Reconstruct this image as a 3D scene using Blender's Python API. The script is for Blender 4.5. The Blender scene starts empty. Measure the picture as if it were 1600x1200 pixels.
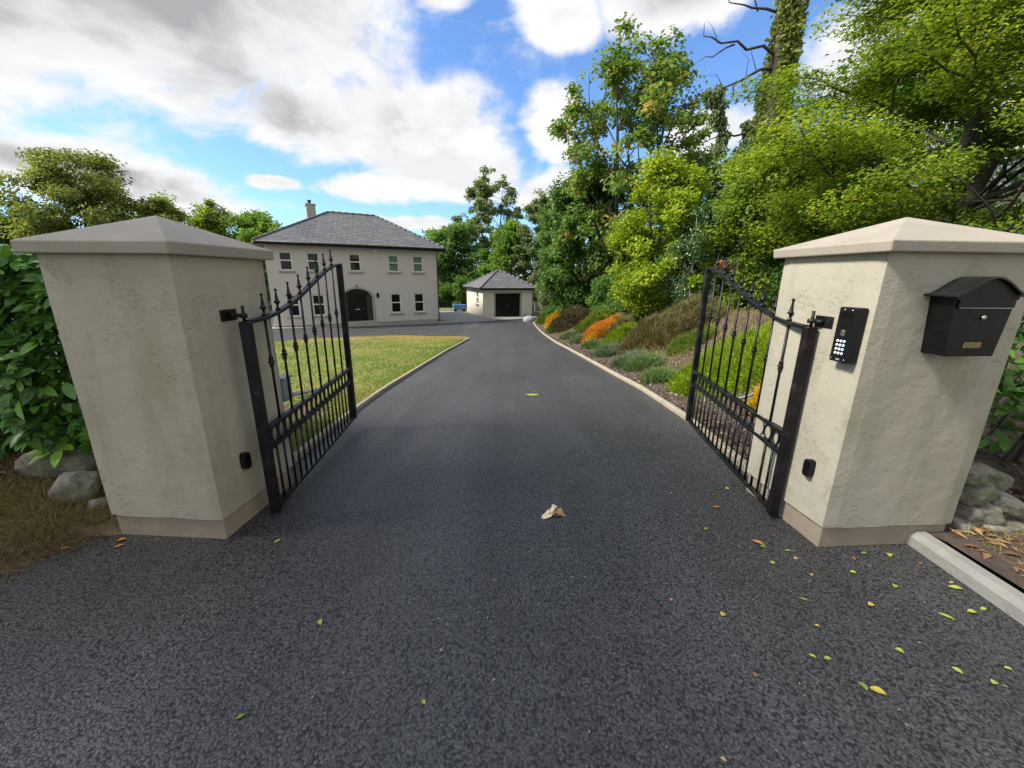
import bpy, math, random
import numpy as np
from mathutils import Vector, Matrix
R = math.radians
random.seed(7)
rng = np.random.default_rng(11)
scene = bpy.context.scene
COL = scene.collection

# ---------------------------------------------------------------- camera
cam = bpy.data.cameras.new('camera')
cam.sensor_width = 36.0
cam.lens = 36.0 * 620.0 / 1600.0
cam.clip_end = 3000
cam.clip_start = 0.05
camo = bpy.data.objects.new('camera', cam)
COL.objects.link(camo)
_p, _r = R(15.2), R(0.58)
_F = Vector((0, math.cos(_p), -math.sin(_p)))
_R = Vector((1, 0, 0)); _U = Vector((0, math.sin(_p), math.cos(_p)))
_R2 = _R * math.cos(_r) + _U * math.sin(_r)
_U2 = -_R * math.sin(_r) + _U * math.cos(_r)
camo.matrix_world = Matrix(((_R2.x, _U2.x, -_F.x, 0), (_R2.y, _U2.y, -_F.y, 0), (_R2.z, _U2.z, -_F.z, 1.6), (0, 0, 0, 1)))
scene.camera = camo

# ---------------------------------------------------------------- light
SUN_EL, SUN_AZ = R(45), R(-100)            # azimuth measured from +Y towards +X
sdir = Vector((math.sin(SUN_AZ) * math.cos(SUN_EL), math.cos(SUN_AZ) * math.cos(SUN_EL), math.sin(SUN_EL)))
sun = bpy.data.lights.new('sun', 'SUN')
sun.energy = 2.5
sun.angle = R(12)
sun.color = (1.0, 0.95, 0.86)
suno = bpy.data.objects.new('sun', sun)
COL.objects.link(suno)
suno.rotation_euler = sdir.to_track_quat('Z', 'Y').to_euler()
suno.location = (-20, -10, 40)

scene.view_settings.view_transform = 'Standard'
scene.view_settings.look = 'None'
scene.view_settings.exposure = 1.75
scene.view_settings.gamma = 1.0
scene.view_settings.use_curve_mapping = False
scene.cycles.max_bounces = 6
scene.cycles.transparent_max_bounces = 6
scene.cycles.use_denoising = True

world = bpy.data.worlds.new('World')
scene.world = world
world.use_nodes = True
wt = world.node_tree
wt.nodes.clear()
class NT:
    """small node-graph helper"""
    def __init__(s, tree): s.t = tree
    def n(s, typ, ins=None, **props):
        nd = s.t.nodes.new(typ)
        for k, v in props.items(): setattr(nd, k, v)
        for k, v in (ins or {}).items(): s.set(nd.inputs[k], v)
        return nd
    def set(s, sock, v):
        if isinstance(v, bpy.types.NodeSocket): s.t.links.new(v, sock)
        elif isinstance(v, bpy.types.Node): s.t.links.new(v.outputs[0], sock)
        else: sock.default_value = v
    def math(s, op, a, b=0.0, c=None, clamp=False):
        nd = s.n('ShaderNodeMath', {0: a, 1: b}, operation=op, use_clamp=clamp)
        if c is not None: s.set(nd.inputs[2], c)
        return nd.outputs[0]
    def vmath(s, op, a, b=None):
        nd = s.n('ShaderNodeVectorMath', {0: a}, operation=op)
        if b is not None: s.set(nd.inputs[1], b)
        return nd.outputs['Value'] if op in ('LENGTH', 'DOT_PRODUCT', 'DISTANCE') else nd.outputs[0]
    def scale(s, a, f):
        nd = s.n('ShaderNodeVectorMath', {0: a, 'Scale': f}, operation='SCALE')
        return nd.outputs[0]
    def noise(s, vec, scale, detail=2.0, rough=0.5, dist=0.0, lac=2.0, color=False):
        nd = s.n('ShaderNodeTexNoise', {'Vector': vec, 'Scale': scale, 'Detail': detail, 'Roughness': rough, 'Distortion': dist, 'Lacunarity': lac})
        return nd.outputs['Color' if color else 'Fac']
    def mr(s, v, a, b, c=0.0, d=1.0, smooth=False):
        nd = s.n('ShaderNodeMapRange', {0: v, 1: a, 2: b, 3: c, 4: d}, interpolation_type='SMOOTHSTEP' if smooth else 'LINEAR')
        return nd.outputs[0]
    def mix(s, f, a, b, blend='MIX'):
        nd = s.n('ShaderNodeMix', data_type='RGBA', blend_type=blend)
        s.set(nd.inputs[0], f)
        for i, v in ((6, a), (7, b)):
            if isinstance(v, (tuple, list)): v = (v[0], v[1], v[2], 1.0)
            s.set(nd.inputs[i], v)
        return nd.outputs[2]
    def ramp(s, f, stops):
        nd = s.n('ShaderNodeValToRGB', {0: f})
        el = nd.color_ramp.elements
        while len(el) < len(stops): el.new(0.5)
        for e, (p, c) in zip(el, stops): e.position = p; e.color = (c[0], c[1], c[2], 1)
        return nd.outputs[0]

def build_sky():
    g = NT(wt)
    d = g.n('ShaderNodeTexCoord').outputs['Generated']
    sky = g.n('ShaderNodeTexSky', sky_type='NISHITA', sun_disc=False, sun_elevation=SUN_EL, sun_rotation=SUN_AZ, air_density=1.0, dust_density=0.6, ozone_density=2.5, altitude=50)
    skyc = g.mix(1.0, sky.outputs[0], (0.47, 0.60, 0.76), 'MULTIPLY')
    dz = g.n('ShaderNodeSeparateXYZ', {0: d}).outputs[2]
    # cloud plane coordinates flatten towards the horizon
    inv = g.math('DIVIDE', 1.0, g.math('ADD', g.math('MAXIMUM', dz, 0.0), 0.42))
    q = g.scale(d, inv)
    warp = g.noise(q, 1.7, 4, 0.55, color=True)
    dw = g.vmath('ADD', d, g.scale(g.vmath('SUBTRACT', warp, (0.5, 0.5, 0.5)), 0.16))
    f1 = g.noise(q, 4.0, 10, 0.58, 0.25)
    f2 = g.noise(g.vmath('ADD', q, (-0.05, 0.0, -0.06)), 4.0, 6, 0.55, 0.25)
    f3 = g.noise(q, 0.9, 4, 0.5)
    def blob(bl):
        c, ea, eb, a, b = bl
        c = Vector(c); ea = Vector(ea); eb = Vector(eb)
        m = Matrix((ea, eb, c)).transposed()
        mp = g.n('ShaderNodeMapping', {0: dw, 1: c, 2: m.to_euler(), 3: (a, b, 1.0)}, vector_type='TEXTURE')
        return g.mr(g.vmath('LENGTH', mp.outputs[0]), 0.0, 1.35, 1.0, 0.0)
    def frame(az, el, w, h, tilt):
        az, el, t = R(az), R(el), R(tilt)
        c = Vector((math.sin(az) * math.cos(el), math.cos(az) * math.cos(el), math.sin(el)))
        e1 = Vector((math.cos(az), -math.sin(az), 0)); e2 = c.cross(e1) * -1
        if e2.z < 0: e2 = -e2
        a = e1 * math.cos(t) + e2 * math.sin(t); b = -e1 * math.sin(t) + e2 * math.cos(t)
        if a.cross(b).dot(c) < 0: c2 = c; a, b = a, b; return (c, a, -b, R(w), R(h))
        return (c, a, b, R(w), R(h))
    B = None
    for bl in CLOUDS:
        v = blob(frame(*bl))
        B = v if B is None else g.math('MAXIMUM', B, v)
    G = None
    for bl in GREYS:
        v = blob(frame(*bl))
        G = v if G is None else g.math('MAXIMUM', G, v)
    # away from the view the sky carries on as broken cumulus
    away = g.mr(g.vmath('DOT_PRODUCT', d, (0, 0.93, 0.36)), 0.25, 0.6, 1.0, 0.0)
    B = g.math('MAXIMUM', B, g.math('MULTIPLY', away, g.mr(f3, 0.3, 0.55, 0.0, 0.9)))
    dens = g.math('ADD', g.math('MULTIPLY', B, 1.05), g.math('MULTIPLY', g.math('SUBTRACT', f1, 0.5), 1.5))
    alpha = g.mr(dens, 0.20, 0.56, 0.0, 1.0, True)
    # thick parts with cloud between them and the light go grey
    thick = g.mr(dens, 0.45, 1.15)
    relief = g.mr(g.math('SUBTRACT', f2, f1), -0.07, 0.10)
    grey = g.math('ADD', g.math('MULTIPLY', thick, 0.22), g.math('MULTIPLY', g.math('MULTIPLY', G, g.mr(dens, 0.3, 0.8)), 1.0))
    grey = g.math('ADD', grey, g.math('MULTIPLY', g.math('SUBTRACT', relief, 0.43), 0.40), clamp=True)
    cc = g.ramp(grey, [(0.0, (2.97, 2.97, 3.0)), (0.35, (2.6, 2.61, 2.65)), (0.7, (1.85, 1.86, 1.91)), (1.0, (1.36, 1.37, 1.42))])
    col = g.mix(alpha, skyc, cc)
    bg = g.n('ShaderNodeBackground', {0: col, 1: 0.1})
    out = g.n('ShaderNodeOutputWorld')
    wt.links.new(bg.outputs[0], out.inputs[0])
# azimuth (deg from the view axis, right positive), elevation, half width, half height, tilt
CLOUDS = [(-36, 25.5, 27, 12.3, 2), (-52, 20, 18, 9.5, 0), (-11, 17, 15, 6.3, -17), (-24, 17, 9, 5, 0), (-44, 9.0, 15, 4.0, -4), (-28, 10.3, 4, 1.4, 0), (-18, 11.0, 6, 1.9, 8),
          (-13, 6.8, 7, 1.3, 0), (-6, 28.5, 4, 2.6, 20), (6, 27.5, 4.6, 3.2, 0), (20, 28, 9, 3.6, 0), (4, 17.5, 4.5, 3.4, 20), (5, 11, 6, 3.2, 0), (25, 15.5, 6, 3.4, 0), (40, 20, 9, 5, 0),
          (47, 12, 8, 4, 0), (-20, 42, 22, 9, 0)]
GREYS = [(-38, 26, 25, 9.5, 3), (-30, 18.5, 10, 4.0, -4), (-46, 9.5, 10, 1.9, -4), (21, 29, 7, 2.6, 0), (-20, 44, 18, 7, 0)]
build_sky()

# ---------------------------------------------------------------- mesh helpers
def link(name, mesh, mats=None, parent=None):
    o = bpy.data.objects.new(name, mesh)
    COL.objects.link(o)
    if mats is not None:
        for m in (mats if isinstance(mats, (list, tuple)) else [mats]): mesh.materials.append(m)
    if parent is not None: o.parent = parent
    return o
def empty(name, loc=(0, 0, 0), rz=0.0):
    o = bpy.data.objects.new(name, None)
    COL.objects.link(o)
    o.empty_display_size = 0.2
    o.location = loc; o.rotation_euler = (0, 0, rz)
    return o
def tag(o, label=None, cat=None, group=None, kind=None):
    if label: o['label'] = label
    if cat: o['category'] = cat
    if group: o['group'] = group
    if kind: o['kind'] = kind
    return o

class MB:
    """collects faces, builds one mesh"""
    def __init__(s): s.v = []; s.f = []; s.m = []; s.sm = []
    def add(s, vs, fs, mi=0, smooth=False):
        b = len(s.v); s.v += [tuple(v) for v in vs]
        for f in fs: s.f.append([b + i for i in f]); s.m.append(mi); s.sm.append(smooth)
        return s
    def box(s, x0, x1, y0, y1, z0, z1, mi=0, bev=0.0, mat=None):
        if bev <= 0:
            vs = [(x0, y0, z0), (x1, y0, z0), (x1, y1, z0), (x0, y1, z0), (x0, y0, z1), (x1, y0, z1), (x1, y1, z1), (x0, y1, z1)]
            fs = [(3, 2, 1, 0), (4, 5, 6, 7), (0, 1, 5, 4), (1, 2, 6, 5), (2, 3, 7, 6), (3, 0, 4, 7)]
        else:
            b = bev; vs = []; 
            def ring(ins, z): return [(x0 + ins, y0 + b, z), (x0 + b, y0 + ins, z), (x1 - b, y0 + ins, z), (x1 - ins, y0 + b, z), (x1 - ins, y1 - b, z), (x1 - b, y1 - ins, z), (x0 + b, y1 - ins, z), (x0 + ins, y1 - b, z)]
            vs = ring(b * .9, z0) + ring(0, z0 + b) + ring(0, z1 - b) + ring(b * .9, z1)
            fs = [tuple(range(7, -1, -1)), tuple(range(24, 32))]
            for k in range(3):
                for i in range(8):
                    j = (i + 1) % 8
                    fs.append((k * 8 + i, k * 8 + j, k * 8 + 8 + j, k * 8 + 8 + i))
        if mat is not None: vs = [mat @ Vector(v) for v in vs]
        return s.add(vs, fs, mi)
    def tube(s, pts, rad, n=8, mi=0, smooth=True, caps=True, flat=None):
        pts = [Vector(p) for p in pts]
        if not hasattr(rad, '__len__'): rad = [rad] * len(pts)
        vs = []; N = len(pts); ref = None
        for i, p in enumerate(pts):
            t = (pts[min(i + 1, N - 1)] - pts[max(i - 1, 0)]).normalized()
            if ref is None:
                ref = Vector((0, 0, 1)) if abs(t.z) < .9 else Vector((1, 0, 0))
            a = t.cross(ref).normalized(); b = a.cross(t).normalized(); ref = b
            for k in range(n):
                an = 2 * math.pi * (k + .5) / n
                vs.append(p + (a * math.cos(an) + b * math.sin(an)) * rad[i])
        fs = []
        for i in range(N - 1):
            for k in range(n):
                j = (k + 1) % n
                fs.append((i * n + k, i * n + j, (i + 1) * n + j, (i + 1) * n + k))
        s.add(vs, fs, mi, smooth)
        if caps:
            b = len(s.v) - len(vs)
            s.f += [[b + k for k in range(n - 1, -1, -1)], [b + (N - 1) * n + k for k in range(n)]]
            s.m += [mi, mi]; s.sm += [False, False]
        return s
    def lathe(s, prof, c=(0, 0, 0), n=10, mi=0, smooth=True):
        vs = []; c = Vector(c)
        for r, z in prof:
            for k in range(n):
                a = 2 * math.pi * k / n
                vs.append(c + Vector((r * math.cos(a), r * math.sin(a), z)))
        fs = []
        for i in range(len(prof) - 1):
            for k in range(n):
                j = (k + 1) % n
                fs.append((i * n + k, i * n + j, (i + 1) * n + j, (i + 1) * n + k))
        fs += [tuple(range(n - 1, -1, -1)), tuple((len(prof) - 1) * n + k for k in range(n))]
        return s.add(vs, fs, mi, smooth)
    def prism(s, poly, a, b, axis='y', mi=0, smooth=False, mat=None):
        """poly of 2D points extruded from a to b along axis"""
        def P(u, v, w): return {'y': (u, w, v), 'x': (w, u, v), 'z': (u, v, w)}[axis]
        n = len(poly)
        vs = [P(u, v, a) for u, v in poly] + [P(u, v, b) for u, v in poly]
        if mat is not None: vs = [mat @ Vector(v) for v in vs]
        s.add(vs, [(i, (i + 1) % n, n + (i + 1) % n, n + i) for i in range(n)], mi, smooth)
        s.add(vs, [tuple(range(n - 1, -1, -1)), tuple(range(n, 2 * n))], mi, False)
        return s
    def build(s, name, mats, parent=None):
        me = bpy.data.meshes.new(name)
        me.from_pydata(s.v, [], s.f)
        me.update()
        for p, m, sm in zip(me.polygons, s.m, s.sm): p.material_index = m; p.use_smooth = sm
        import bmesh
        bm = bmesh.new(); bm.from_mesh(me); bmesh.ops.recalc_face_normals(bm, faces=bm.faces); bm.to_mesh(me); bm.free()
        return link(name, me, mats, parent)

def np_mesh(name, V, F, rnd=None, smooth=False):
    """V (n,3), F (m,k) with k = 3 or 4"""
    me = bpy.data.meshes.new(name)
    F = np.asarray(F, dtype=np.int32); m, k = F.shape
    me.vertices.add(len(V)); me.vertices.foreach_set('co', np.asarray(V, dtype=np.float32).ravel())
    me.loops.add(m * k); me.loops.foreach_set('vertex_index', F.ravel())
    me.polygons.add(m)
    me.polygons.foreach_set('loop_start', np.arange(0, m * k, k, dtype=np.int32))
    me.polygons.foreach_set('use_smooth', np.full(m, smooth, dtype=bool))
    me.update(calc_edges=True)
    if rnd is not None:
        at = me.attributes.new('rnd', 'FLOAT', 'FACE')
        at.data.foreach_set('value', np.asarray(rnd, dtype=np.float32))
    return me

# ---------------------------------------------------------------- materials
def new_mat(name):
    m = bpy.data.materials.new(name); m.use_nodes = True
    t = m.node_tree; t.nodes.clear()
    g = NT(t)
    b = g.n('ShaderNodeBsdfPrincipled')
    o = g.n('ShaderNodeOutputMaterial')
    t.links.new(b.outputs[0], o.inputs[0])
    g.b = b; g.o = o
    g.co = g.n('ShaderNodeTexCoord').outputs['Object']
    return m, g
def bump(g, h, strength, dist):
    bp = g.n('ShaderNodeBump', {'Height': h, 'Strength': strength, 'Distance': dist})
    g.set(g.b.inputs['Normal'], bp.outputs[0]); return bp
def simple(name, c1, c2=None, rough=0.6, scale=8.0, bs=0.0, bscale=40.0, metal=0.0, spec=0.5, bdist=0.01, detail=5):
    m, g = new_mat(name)
    if c2 is None: c2 = tuple(x * 0.8 for x in c1)
    f = g.mr(g.noise(g.co, scale, detail, 0.6), 0.3, 0.7)
    g.set(g.b.inputs['Base Color'], g.mix(f, c1, c2))
    g.set(g.b.inputs['Roughness'], g.mr(g.noise(g.co, scale * 2.3, 3), 0.3, 0.7, rough * .85, min(1, rough * 1.12)))
    g.b.inputs['Metallic'].default_value = metal
    g.b.inputs['Specular IOR Level'].default_value = spec
    if bs > 0: bump(g, g.noise(g.co, bscale, 4, 0.6), bs, bdist)
    return m
def leafmat(name, stops, trans=0.5, rough=0.55, spec=0.25, gain=2.2):
    m, g = new_mat(name)
    a = g.n('ShaderNodeAttribute', attribute_name='rnd').outputs['Fac']
    c = g.ramp(a, [(p, tuple(min(.6, v * gain) for v in q)) for p, q in stops])
    g.set(g.b.inputs['Base Color'], c)
    g.b.inputs['Roughness'].default_value = rough
    g.b.inputs['Specular IOR Level'].default_value = spec
    tr = g.n('ShaderNodeBsdfTranslucent')
    g.set(tr.inputs[0], g.mix(1.0, c, (1.25, 1.15, 0.55), 'MULTIPLY'))
    mx = g.n('ShaderNodeMixShader', {0: trans})
    g.t.links.new(g.b.outputs[0], mx.inputs[1]); g.t.links.new(tr.outputs[0], mx.inputs[2])
    g.t.links.new(mx.outputs[0], g.o.inputs[0])
    return m
def greens(lo, mid, hi): return [(0.0, lo), (0.5, mid), (1.0, hi)]

def mat_asphalt():
    m, g = new_mat('asphalt')
    v1 = g.n('ShaderNodeTexVoronoi', {'Vector': g.co, 'Scale': 98.0, 'Randomness': 1.0}, feature='F1')
    v2 = g.n('ShaderNodeTexVoronoi', {'Vector': g.co, 'Scale': 210.0}, feature='F1')
    cell = g.n('ShaderNodeSeparateColor', {0: v1.outputs['Color']})
    base = g.ramp(cell.outputs[0], [(0.0, (0.036, 0.0352, 0.0345)), (0.5, (0.050, 0.049, 0.0480)), (0.85, (0.064, 0.0628, 0.0615)), (1.0, (0.088, 0.0862, 0.0835))])
    # bitumen between the stones
    gap = g.mr(v1.outputs['Distance'], 0.48, 0.74)
    base = g.mix(g.math('MULTIPLY', gap, 0.9), base, (0.004, 0.004, 0.0045))
    lane = g.noise(g.n('ShaderNodeMapping', {0: g.co, 3: (1.6, 0.16, 1)}).outputs[0], 1.0, 4, 0.55)
    big = g.math('MULTIPLY', g.mr(g.noise(g.co, 0.7, 5, 0.55), 0.3, 0.7, 0.86, 1.22), g.mr(lane, 0.35, 0.65, 0.85, 1.25))
    base = g.mix(1.0, base, g.n('ShaderNodeCombineColor', {0: big, 1: big, 2: big}), 'MULTIPLY')
    dust = g.mr(g.noise(g.co, 2.1, 6, 0.7), 0.55, 0.8, 0.0, 0.2)
    base = g.mix(dust, base, (0.06, 0.057, 0.05))
    g.set(g.b.inputs['Base Color'], base)
    g.set(g.b.inputs['Roughness'], g.math('MULTIPLY', g.mr(cell.outputs[1], 0, 1, 0.40, 0.68), g.mr(lane, 0.35, 0.65, 1.12, 0.9)))
    g.b.inputs['Specular IOR Level'].default_value = 0.5
    h = g.math('ADD', g.math('MULTIPLY', v1.outputs['Distance'], -1.0), g.math('MULTIPLY', v2.outputs['Distance'], -0.25))
    h = g.math('ADD', h, g.math('MULTIPLY', cell.outputs[2], 0.5))
    bump(g, h, 0.62, 0.004)
    return m
def mat_plaster(name, base, dirty, algae, amount):
    m, g = new_mat(name)
    v = g.n('ShaderNodeMapping', {0: g.co, 3: (1, 1, 0.28)}).outputs[0]
    streak = g.noise(v, 3.2, 5, 0.6)
    f = g.mr(g.noise(g.co, 2.2, 6, 0.62), 0.32, 0.7)
    c = g.mix(f, base, dirty)
    c = g.mix(g.math('MULTIPLY', g.mr(streak, 0.5, 0.72), amount), c, algae)
    spots = g.mr(g.noise(g.co, 26, 2, 0.5), 0.76, 0.81, 0, 0.4)
    c = g.mix(spots, c, (0.16, 0.13, 0.10))
    g.set(g.b.inputs['Base Color'], c)
    g.b.inputs['Roughness'].default_value = 0.85
    g.b.inputs['Specular IOR Level'].default_value = 0.25
    # trowelled render: sparse ragged ridges over a fine grain
    w = g.n('ShaderNodeMapping', {0: g.co, 2: (R(12), R(18), 0), 3: (1, 1, 1.7)}).outputs[0]
    n1 = g.noise(w, 34, 6, 0.7, 0.5)
    rid = g.mr(n1, 0.50, 0.74, 0.0, 1.0, True)
    patch = g.mr(g.noise(g.co, 4.6, 4, 0.6), 0.44, 0.64)
    n2 = g.noise(g.co, 9, 5, 0.55)
    n3 = g.noise(g.co, 170, 2, 0.5)
    h = g.math('ADD', g.math('MULTIPLY', g.math('MULTIPLY', rid, patch), 0.22), g.math('MULTIPLY', n2, 0.6))
    h = g.math('ADD', h, g.math('MULTIPLY', n3, 0.06))
    bump(g, h, 1.0, 0.014)
    return m
def mat_wrought():
    m, g = new_mat('black painted iron')
    n = g.noise(g.co, 9, 5, 0.65)
    wear = g.mr(n, 0.52, 0.72)
    c = g.mix(wear, (0.005, 0.005, 0.006), (0.030, 0.032, 0.024))
    g.set(g.b.inputs['Base Color'], c)
    g.b.inputs['Specular IOR Level'].default_value = 0.32
    g.set(g.b.inputs['Roughness'], g.mr(n, 0.3, 0.7, 0.3, 0.55))
    bump(g, g.noise(g.co, 120, 3), 0.15, 0.003)
    return m

M = {}
M['asphalt'] = mat_asphalt()
M['plaster'] = mat_plaster('pillar plaster', (0.405, 0.370, 0.288), (0.355, 0.323, 0.25), (0.22, 0.21, 0.108), 0.55)
M['plinth'] = simple('painted plinth', (0.30, 0.245, 0.18), (0.245, 0.20, 0.148), 0.8, 5, 0.4, 30)
M['iron'] = mat_wrought()
M['plastic'] = simple('black plastic', (0.004, 0.004, 0.005), (0.006, 0.006, 0.007), 0.4, 20, spec=.3)
M['screen'] = simple('dark screen', (0.003, 0.003, 0.004), None, 0.08, 20)
M['boxblack'] = simple('black enamel', (0.0019, 0.0019, 0.0022), (0.0034, 0.0034, 0.0038), 0.45, 14, 0.15, 160, spec=.3)
M['steel'] = simple('bright steel', (0.62, 0.62, 0.63), (0.5, 0.5, 0.52), 0.25, 30, metal=1.0)
M['key'] = simple('pale keypad button', (0.6, 0.66, 0.72), (0.52, 0.58, 0.64), 0.4, 30)
M['brass'] = simple('dull brass', (0.24, 0.20, 0.085), (0.17, 0.145, 0.06), 0.4, 40, metal=0.6)
M['grey_cover'] = simple('grey metal cover', (0.23, 0.28, 0.33), (0.19, 0.235, 0.28), 0.45, 6)
M['alu'] = simple('pale aluminium arm', (0.4800, 0.4800, 0.4640), (0.4000, 0.4000, 0.3840), 0.4, 8)
M['concrete'] = simple('concrete', (0.3450, 0.2990, 0.2185), (0.2530, 0.2185, 0.1552), 0.85, 7, 0.5, 60)
M['concrete_pale'] = simple('pale concrete', (0.27, 0.265, 0.24), (0.20, 0.196, 0.178), 0.88, 6, 0.5, 50)
M['house_wall'] = simple('house render', (0.56, 0.52, 0.455), (0.525, 0.487, 0.427), 0.9, 1.2, 0.3, 45)
M['chimney'] = simple('chimney render', (0.36, 0.335, 0.30), (0.30, 0.28, 0.25), 0.9, 2)
M['garage_wall'] = simple('garage render', (0.60, 0.55, 0.455), (0.56, 0.51, 0.42), 0.9, 1.2, 0.3, 45)
M['house_plinth'] = simple('house plinth', (0.33, 0.30, 0.255), (0.28, 0.25, 0.21), 0.9, 3)
M['sill'] = simple('stone sill', (0.36, 0.33, 0.28), (0.31, 0.285, 0.24), 0.85, 6)
M['frame'] = simple('white window frame', (0.7410, 0.7315, 0.6935), (0.7030, 0.6935, 0.6555), 0.4, 5)
M['fascia'] = simple('black fascia', (0.008, 0.008, 0.009), None, 0.45, 5, spec=.3)
M['doorblack'] = simple('black door paint', (0.006, 0.006, 0.009), None, 0.35, 5, spec=.25)
M['blind'] = simple('pale green blind', (0.4200, 0.5200, 0.4400), (0.3600, 0.4600, 0.3900), 0.6, 2)
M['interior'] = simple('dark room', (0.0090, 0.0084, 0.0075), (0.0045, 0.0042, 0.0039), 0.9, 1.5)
M['curtain'] = simple('brown curtain', (0.20, 0.15, 0.11), (0.14, 0.10, 0.075), 0.9, 6)
def mat_glass():
    m, g = new_mat('window glass')
    gl = g.n('ShaderNodeBsdfGlossy', {0: (1, 1, 1, 1), 'Roughness': 0.03})
    tr = g.n('ShaderNodeBsdfTransparent', {0: (0.8, 0.84, 0.82, 1)})
    fr = g.n('ShaderNodeFresnel', {0: 1.5})
    fac = g.math('MULTIPLY', fr.outputs[0], 0.4, clamp=True)
    mx = g.n('ShaderNodeMixShader', {0: fac})
    g.t.links.new(tr.outputs[0], mx.inputs[1]); g.t.links.new(gl.outputs[0], mx.inputs[2])
    g.t.links.new(mx.outputs[0], g.o.inputs[0]); return m
M['glass'] = mat_glass()
def mat_slate():
    m, g = new_mat('roof slate')
    a = g.n('ShaderNodeAttribute', attribute_name='rnd').outputs['Fac']
    c = g.ramp(a, [(0, (0.095, 0.093, 0.092)), (0.5, (0.12, 0.117, 0.115)), (1, (0.15, 0.146, 0.143))])
    st = g.mr(g.noise(g.co, 0.9, 6, 0.65), 0.5, 0.68, 0, 0.55)
    c = g.mix(st, c, (0.07, 0.065, 0.06))
    g.set(g.b.inputs['Base Color'], c); g.b.inputs['Roughness'].default_value = 0.5
    return m
M['slate'] = mat_slate()
def mat_lawn():
    m, g = new_mat('lawn soil and thatch')
    n = g.mr(g.noise(g.co, 0.55, 5, 0.6, 0.3), 0.36, 0.64)
    c = g.mix(n, (0.10, 0.155, 0.020), (0.27, 0.225, 0.065))
    y = g.n('ShaderNodeSeparateXYZ', {0: g.co}).outputs[1]
    far = g.math('MULTIPLY', g.mr(y, 14.5, 18.5), g.mr(g.noise(g.co, 1.1, 4), 0.25, 0.6))
    c = g.mix(far, c, (0.33, 0.21, 0.095))
    g.set(g.b.inputs['Base Color'], c); g.b.inputs['Roughness'].default_value = 0.95
    bump(g, g.noise(g.co, 70, 3), 0.8, 0.03)
    return m
M['lawn'] = mat_lawn()
M['ground'] = simple('meadow ground', (0.09, 0.12, 0.03), (0.14, 0.13, 0.05), 0.95, 0.7, 0.6, 30, bdist=.03)
M['soil'] = simple('dry thatch and soil', (0.2155, 0.1572, 0.0913), (0.1268, 0.0939, 0.0558), 0.95, 5, 0.9, 40, bdist=.03)
M['mulch'] = simple('bark mulch soil', (0.1050, 0.0728, 0.0532), (0.0490, 0.0350, 0.0266), 0.95, 16, 0.9, 50, bdist=.03)
M['bark'] = simple('bark', (0.075, 0.062, 0.048), (0.035, 0.029, 0.023), 0.95, 7, 0.9, 16, bdist=.04)
M['palebark'] = simple('pale bark', (0.42, 0.40, 0.35), (0.28, 0.26, 0.22), 0.9, 7, 0.5, 20, bdist=.02)
def mat_stone():
    m, g = new_mat('mossy field stone')
    n = g.noise(g.co, 9, 7, 0.68)
    c = g.ramp(n, [(0.3, (0.07, 0.064, 0.053)), (0.47, (0.27, 0.25, 0.20)), (0.66, (0.58, 0.545, 0.46))])
    inf = g.n('ShaderNodeObjectInfo').outputs['Random']
    moss = g.mr(g.math('ADD', g.noise(g.co, 4, 4, 0.6), g.math('MULTIPLY', inf, 0.12)), 0.47, 0.66, 0, 0.75)
    c = g.mix(moss, c, (0.10, 0.105, 0.045))
    g.set(g.b.inputs['Base Color'], c); g.b.inputs['Roughness'].default_value = 0.9
    bump(g, g.noise(g.co, 22, 7, 0.7), 0.9, 0.03)
    return m
M['stone'] = mat_stone()
def mat_heather(name, stops, trans=.2): return leafmat(name, stops, trans, 0.8, 0.1, 1.15)

# ---------------------------------------------------------------- lie of the land
def sstep(a, b, x):
    t = np.clip((np.asarray(x, float) - a) / (b - a), 0, 1); return t * t * (3 - 2 * t)
_yy = np.linspace(0, 60, 6001)
_sl = -.08 * np.clip((_yy - 2.2) / 1.5, 0, 1) * np.clip((31 - _yy) / 9, 0, 1)
_zz = np.concatenate([[0], np.cumsum((_sl[1:] + _sl[:-1]) / 2 * .01)])
def D(y): return np.interp(y, _yy, _zz)                      # level of the drive
KY = [-8, 2.2, 2.9, 4.65, 5.6, 6.75, 7.95, 12.4, 17.15, 25.2, 30.8, 34, 60]
KX = [2.60, 2.60, 2.0, 2.2, 2.23, 2.26, 2.18, 2.015, 1.79, 1.71, 1.58, 2.0, 4.5]
def KR(y): return np.interp(y, KY, KX)                       # right edge of the drive
def rise(x, y):
    d = np.asarray(x, float) - KR(y)
    return (1.3 * sstep(.15, 4.4, d) + .07 * np.clip(d - 4.4, 0, 14)) * sstep(2.4, 4.6, y) + (.03 + .05 * sstep(3.0, 2.4, y)) * (d > 0)
def T(x, y): return D(y) + rise(x, y)
def lump(x, y): return .025 * np.sin(3.1 * x + 1.7 * y) * np.cos(2.3 * y - 1.1 * x) + .015 * np.sin(7 * x) * np.sin(6.1 * y)

def grid_mesh(name, X, Y, Z, mat, parent=None, keep=None):
    h, w = X.shape
    V = np.stack([X.ravel(), Y.ravel(), Z.ravel()], 1)
    i = np.arange(h * w).reshape(h, w)
    F = np.stack([i[:-1, :-1].ravel(), i[:-1, 1:].ravel(), i[1:, 1:].ravel(), i[1:, :-1].ravel()], 1)
    if keep is not None: F = F[keep[:-1, :-1].ravel()]
    return link(name, np_mesh(name, V, F, None, True), mat, parent)

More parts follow.
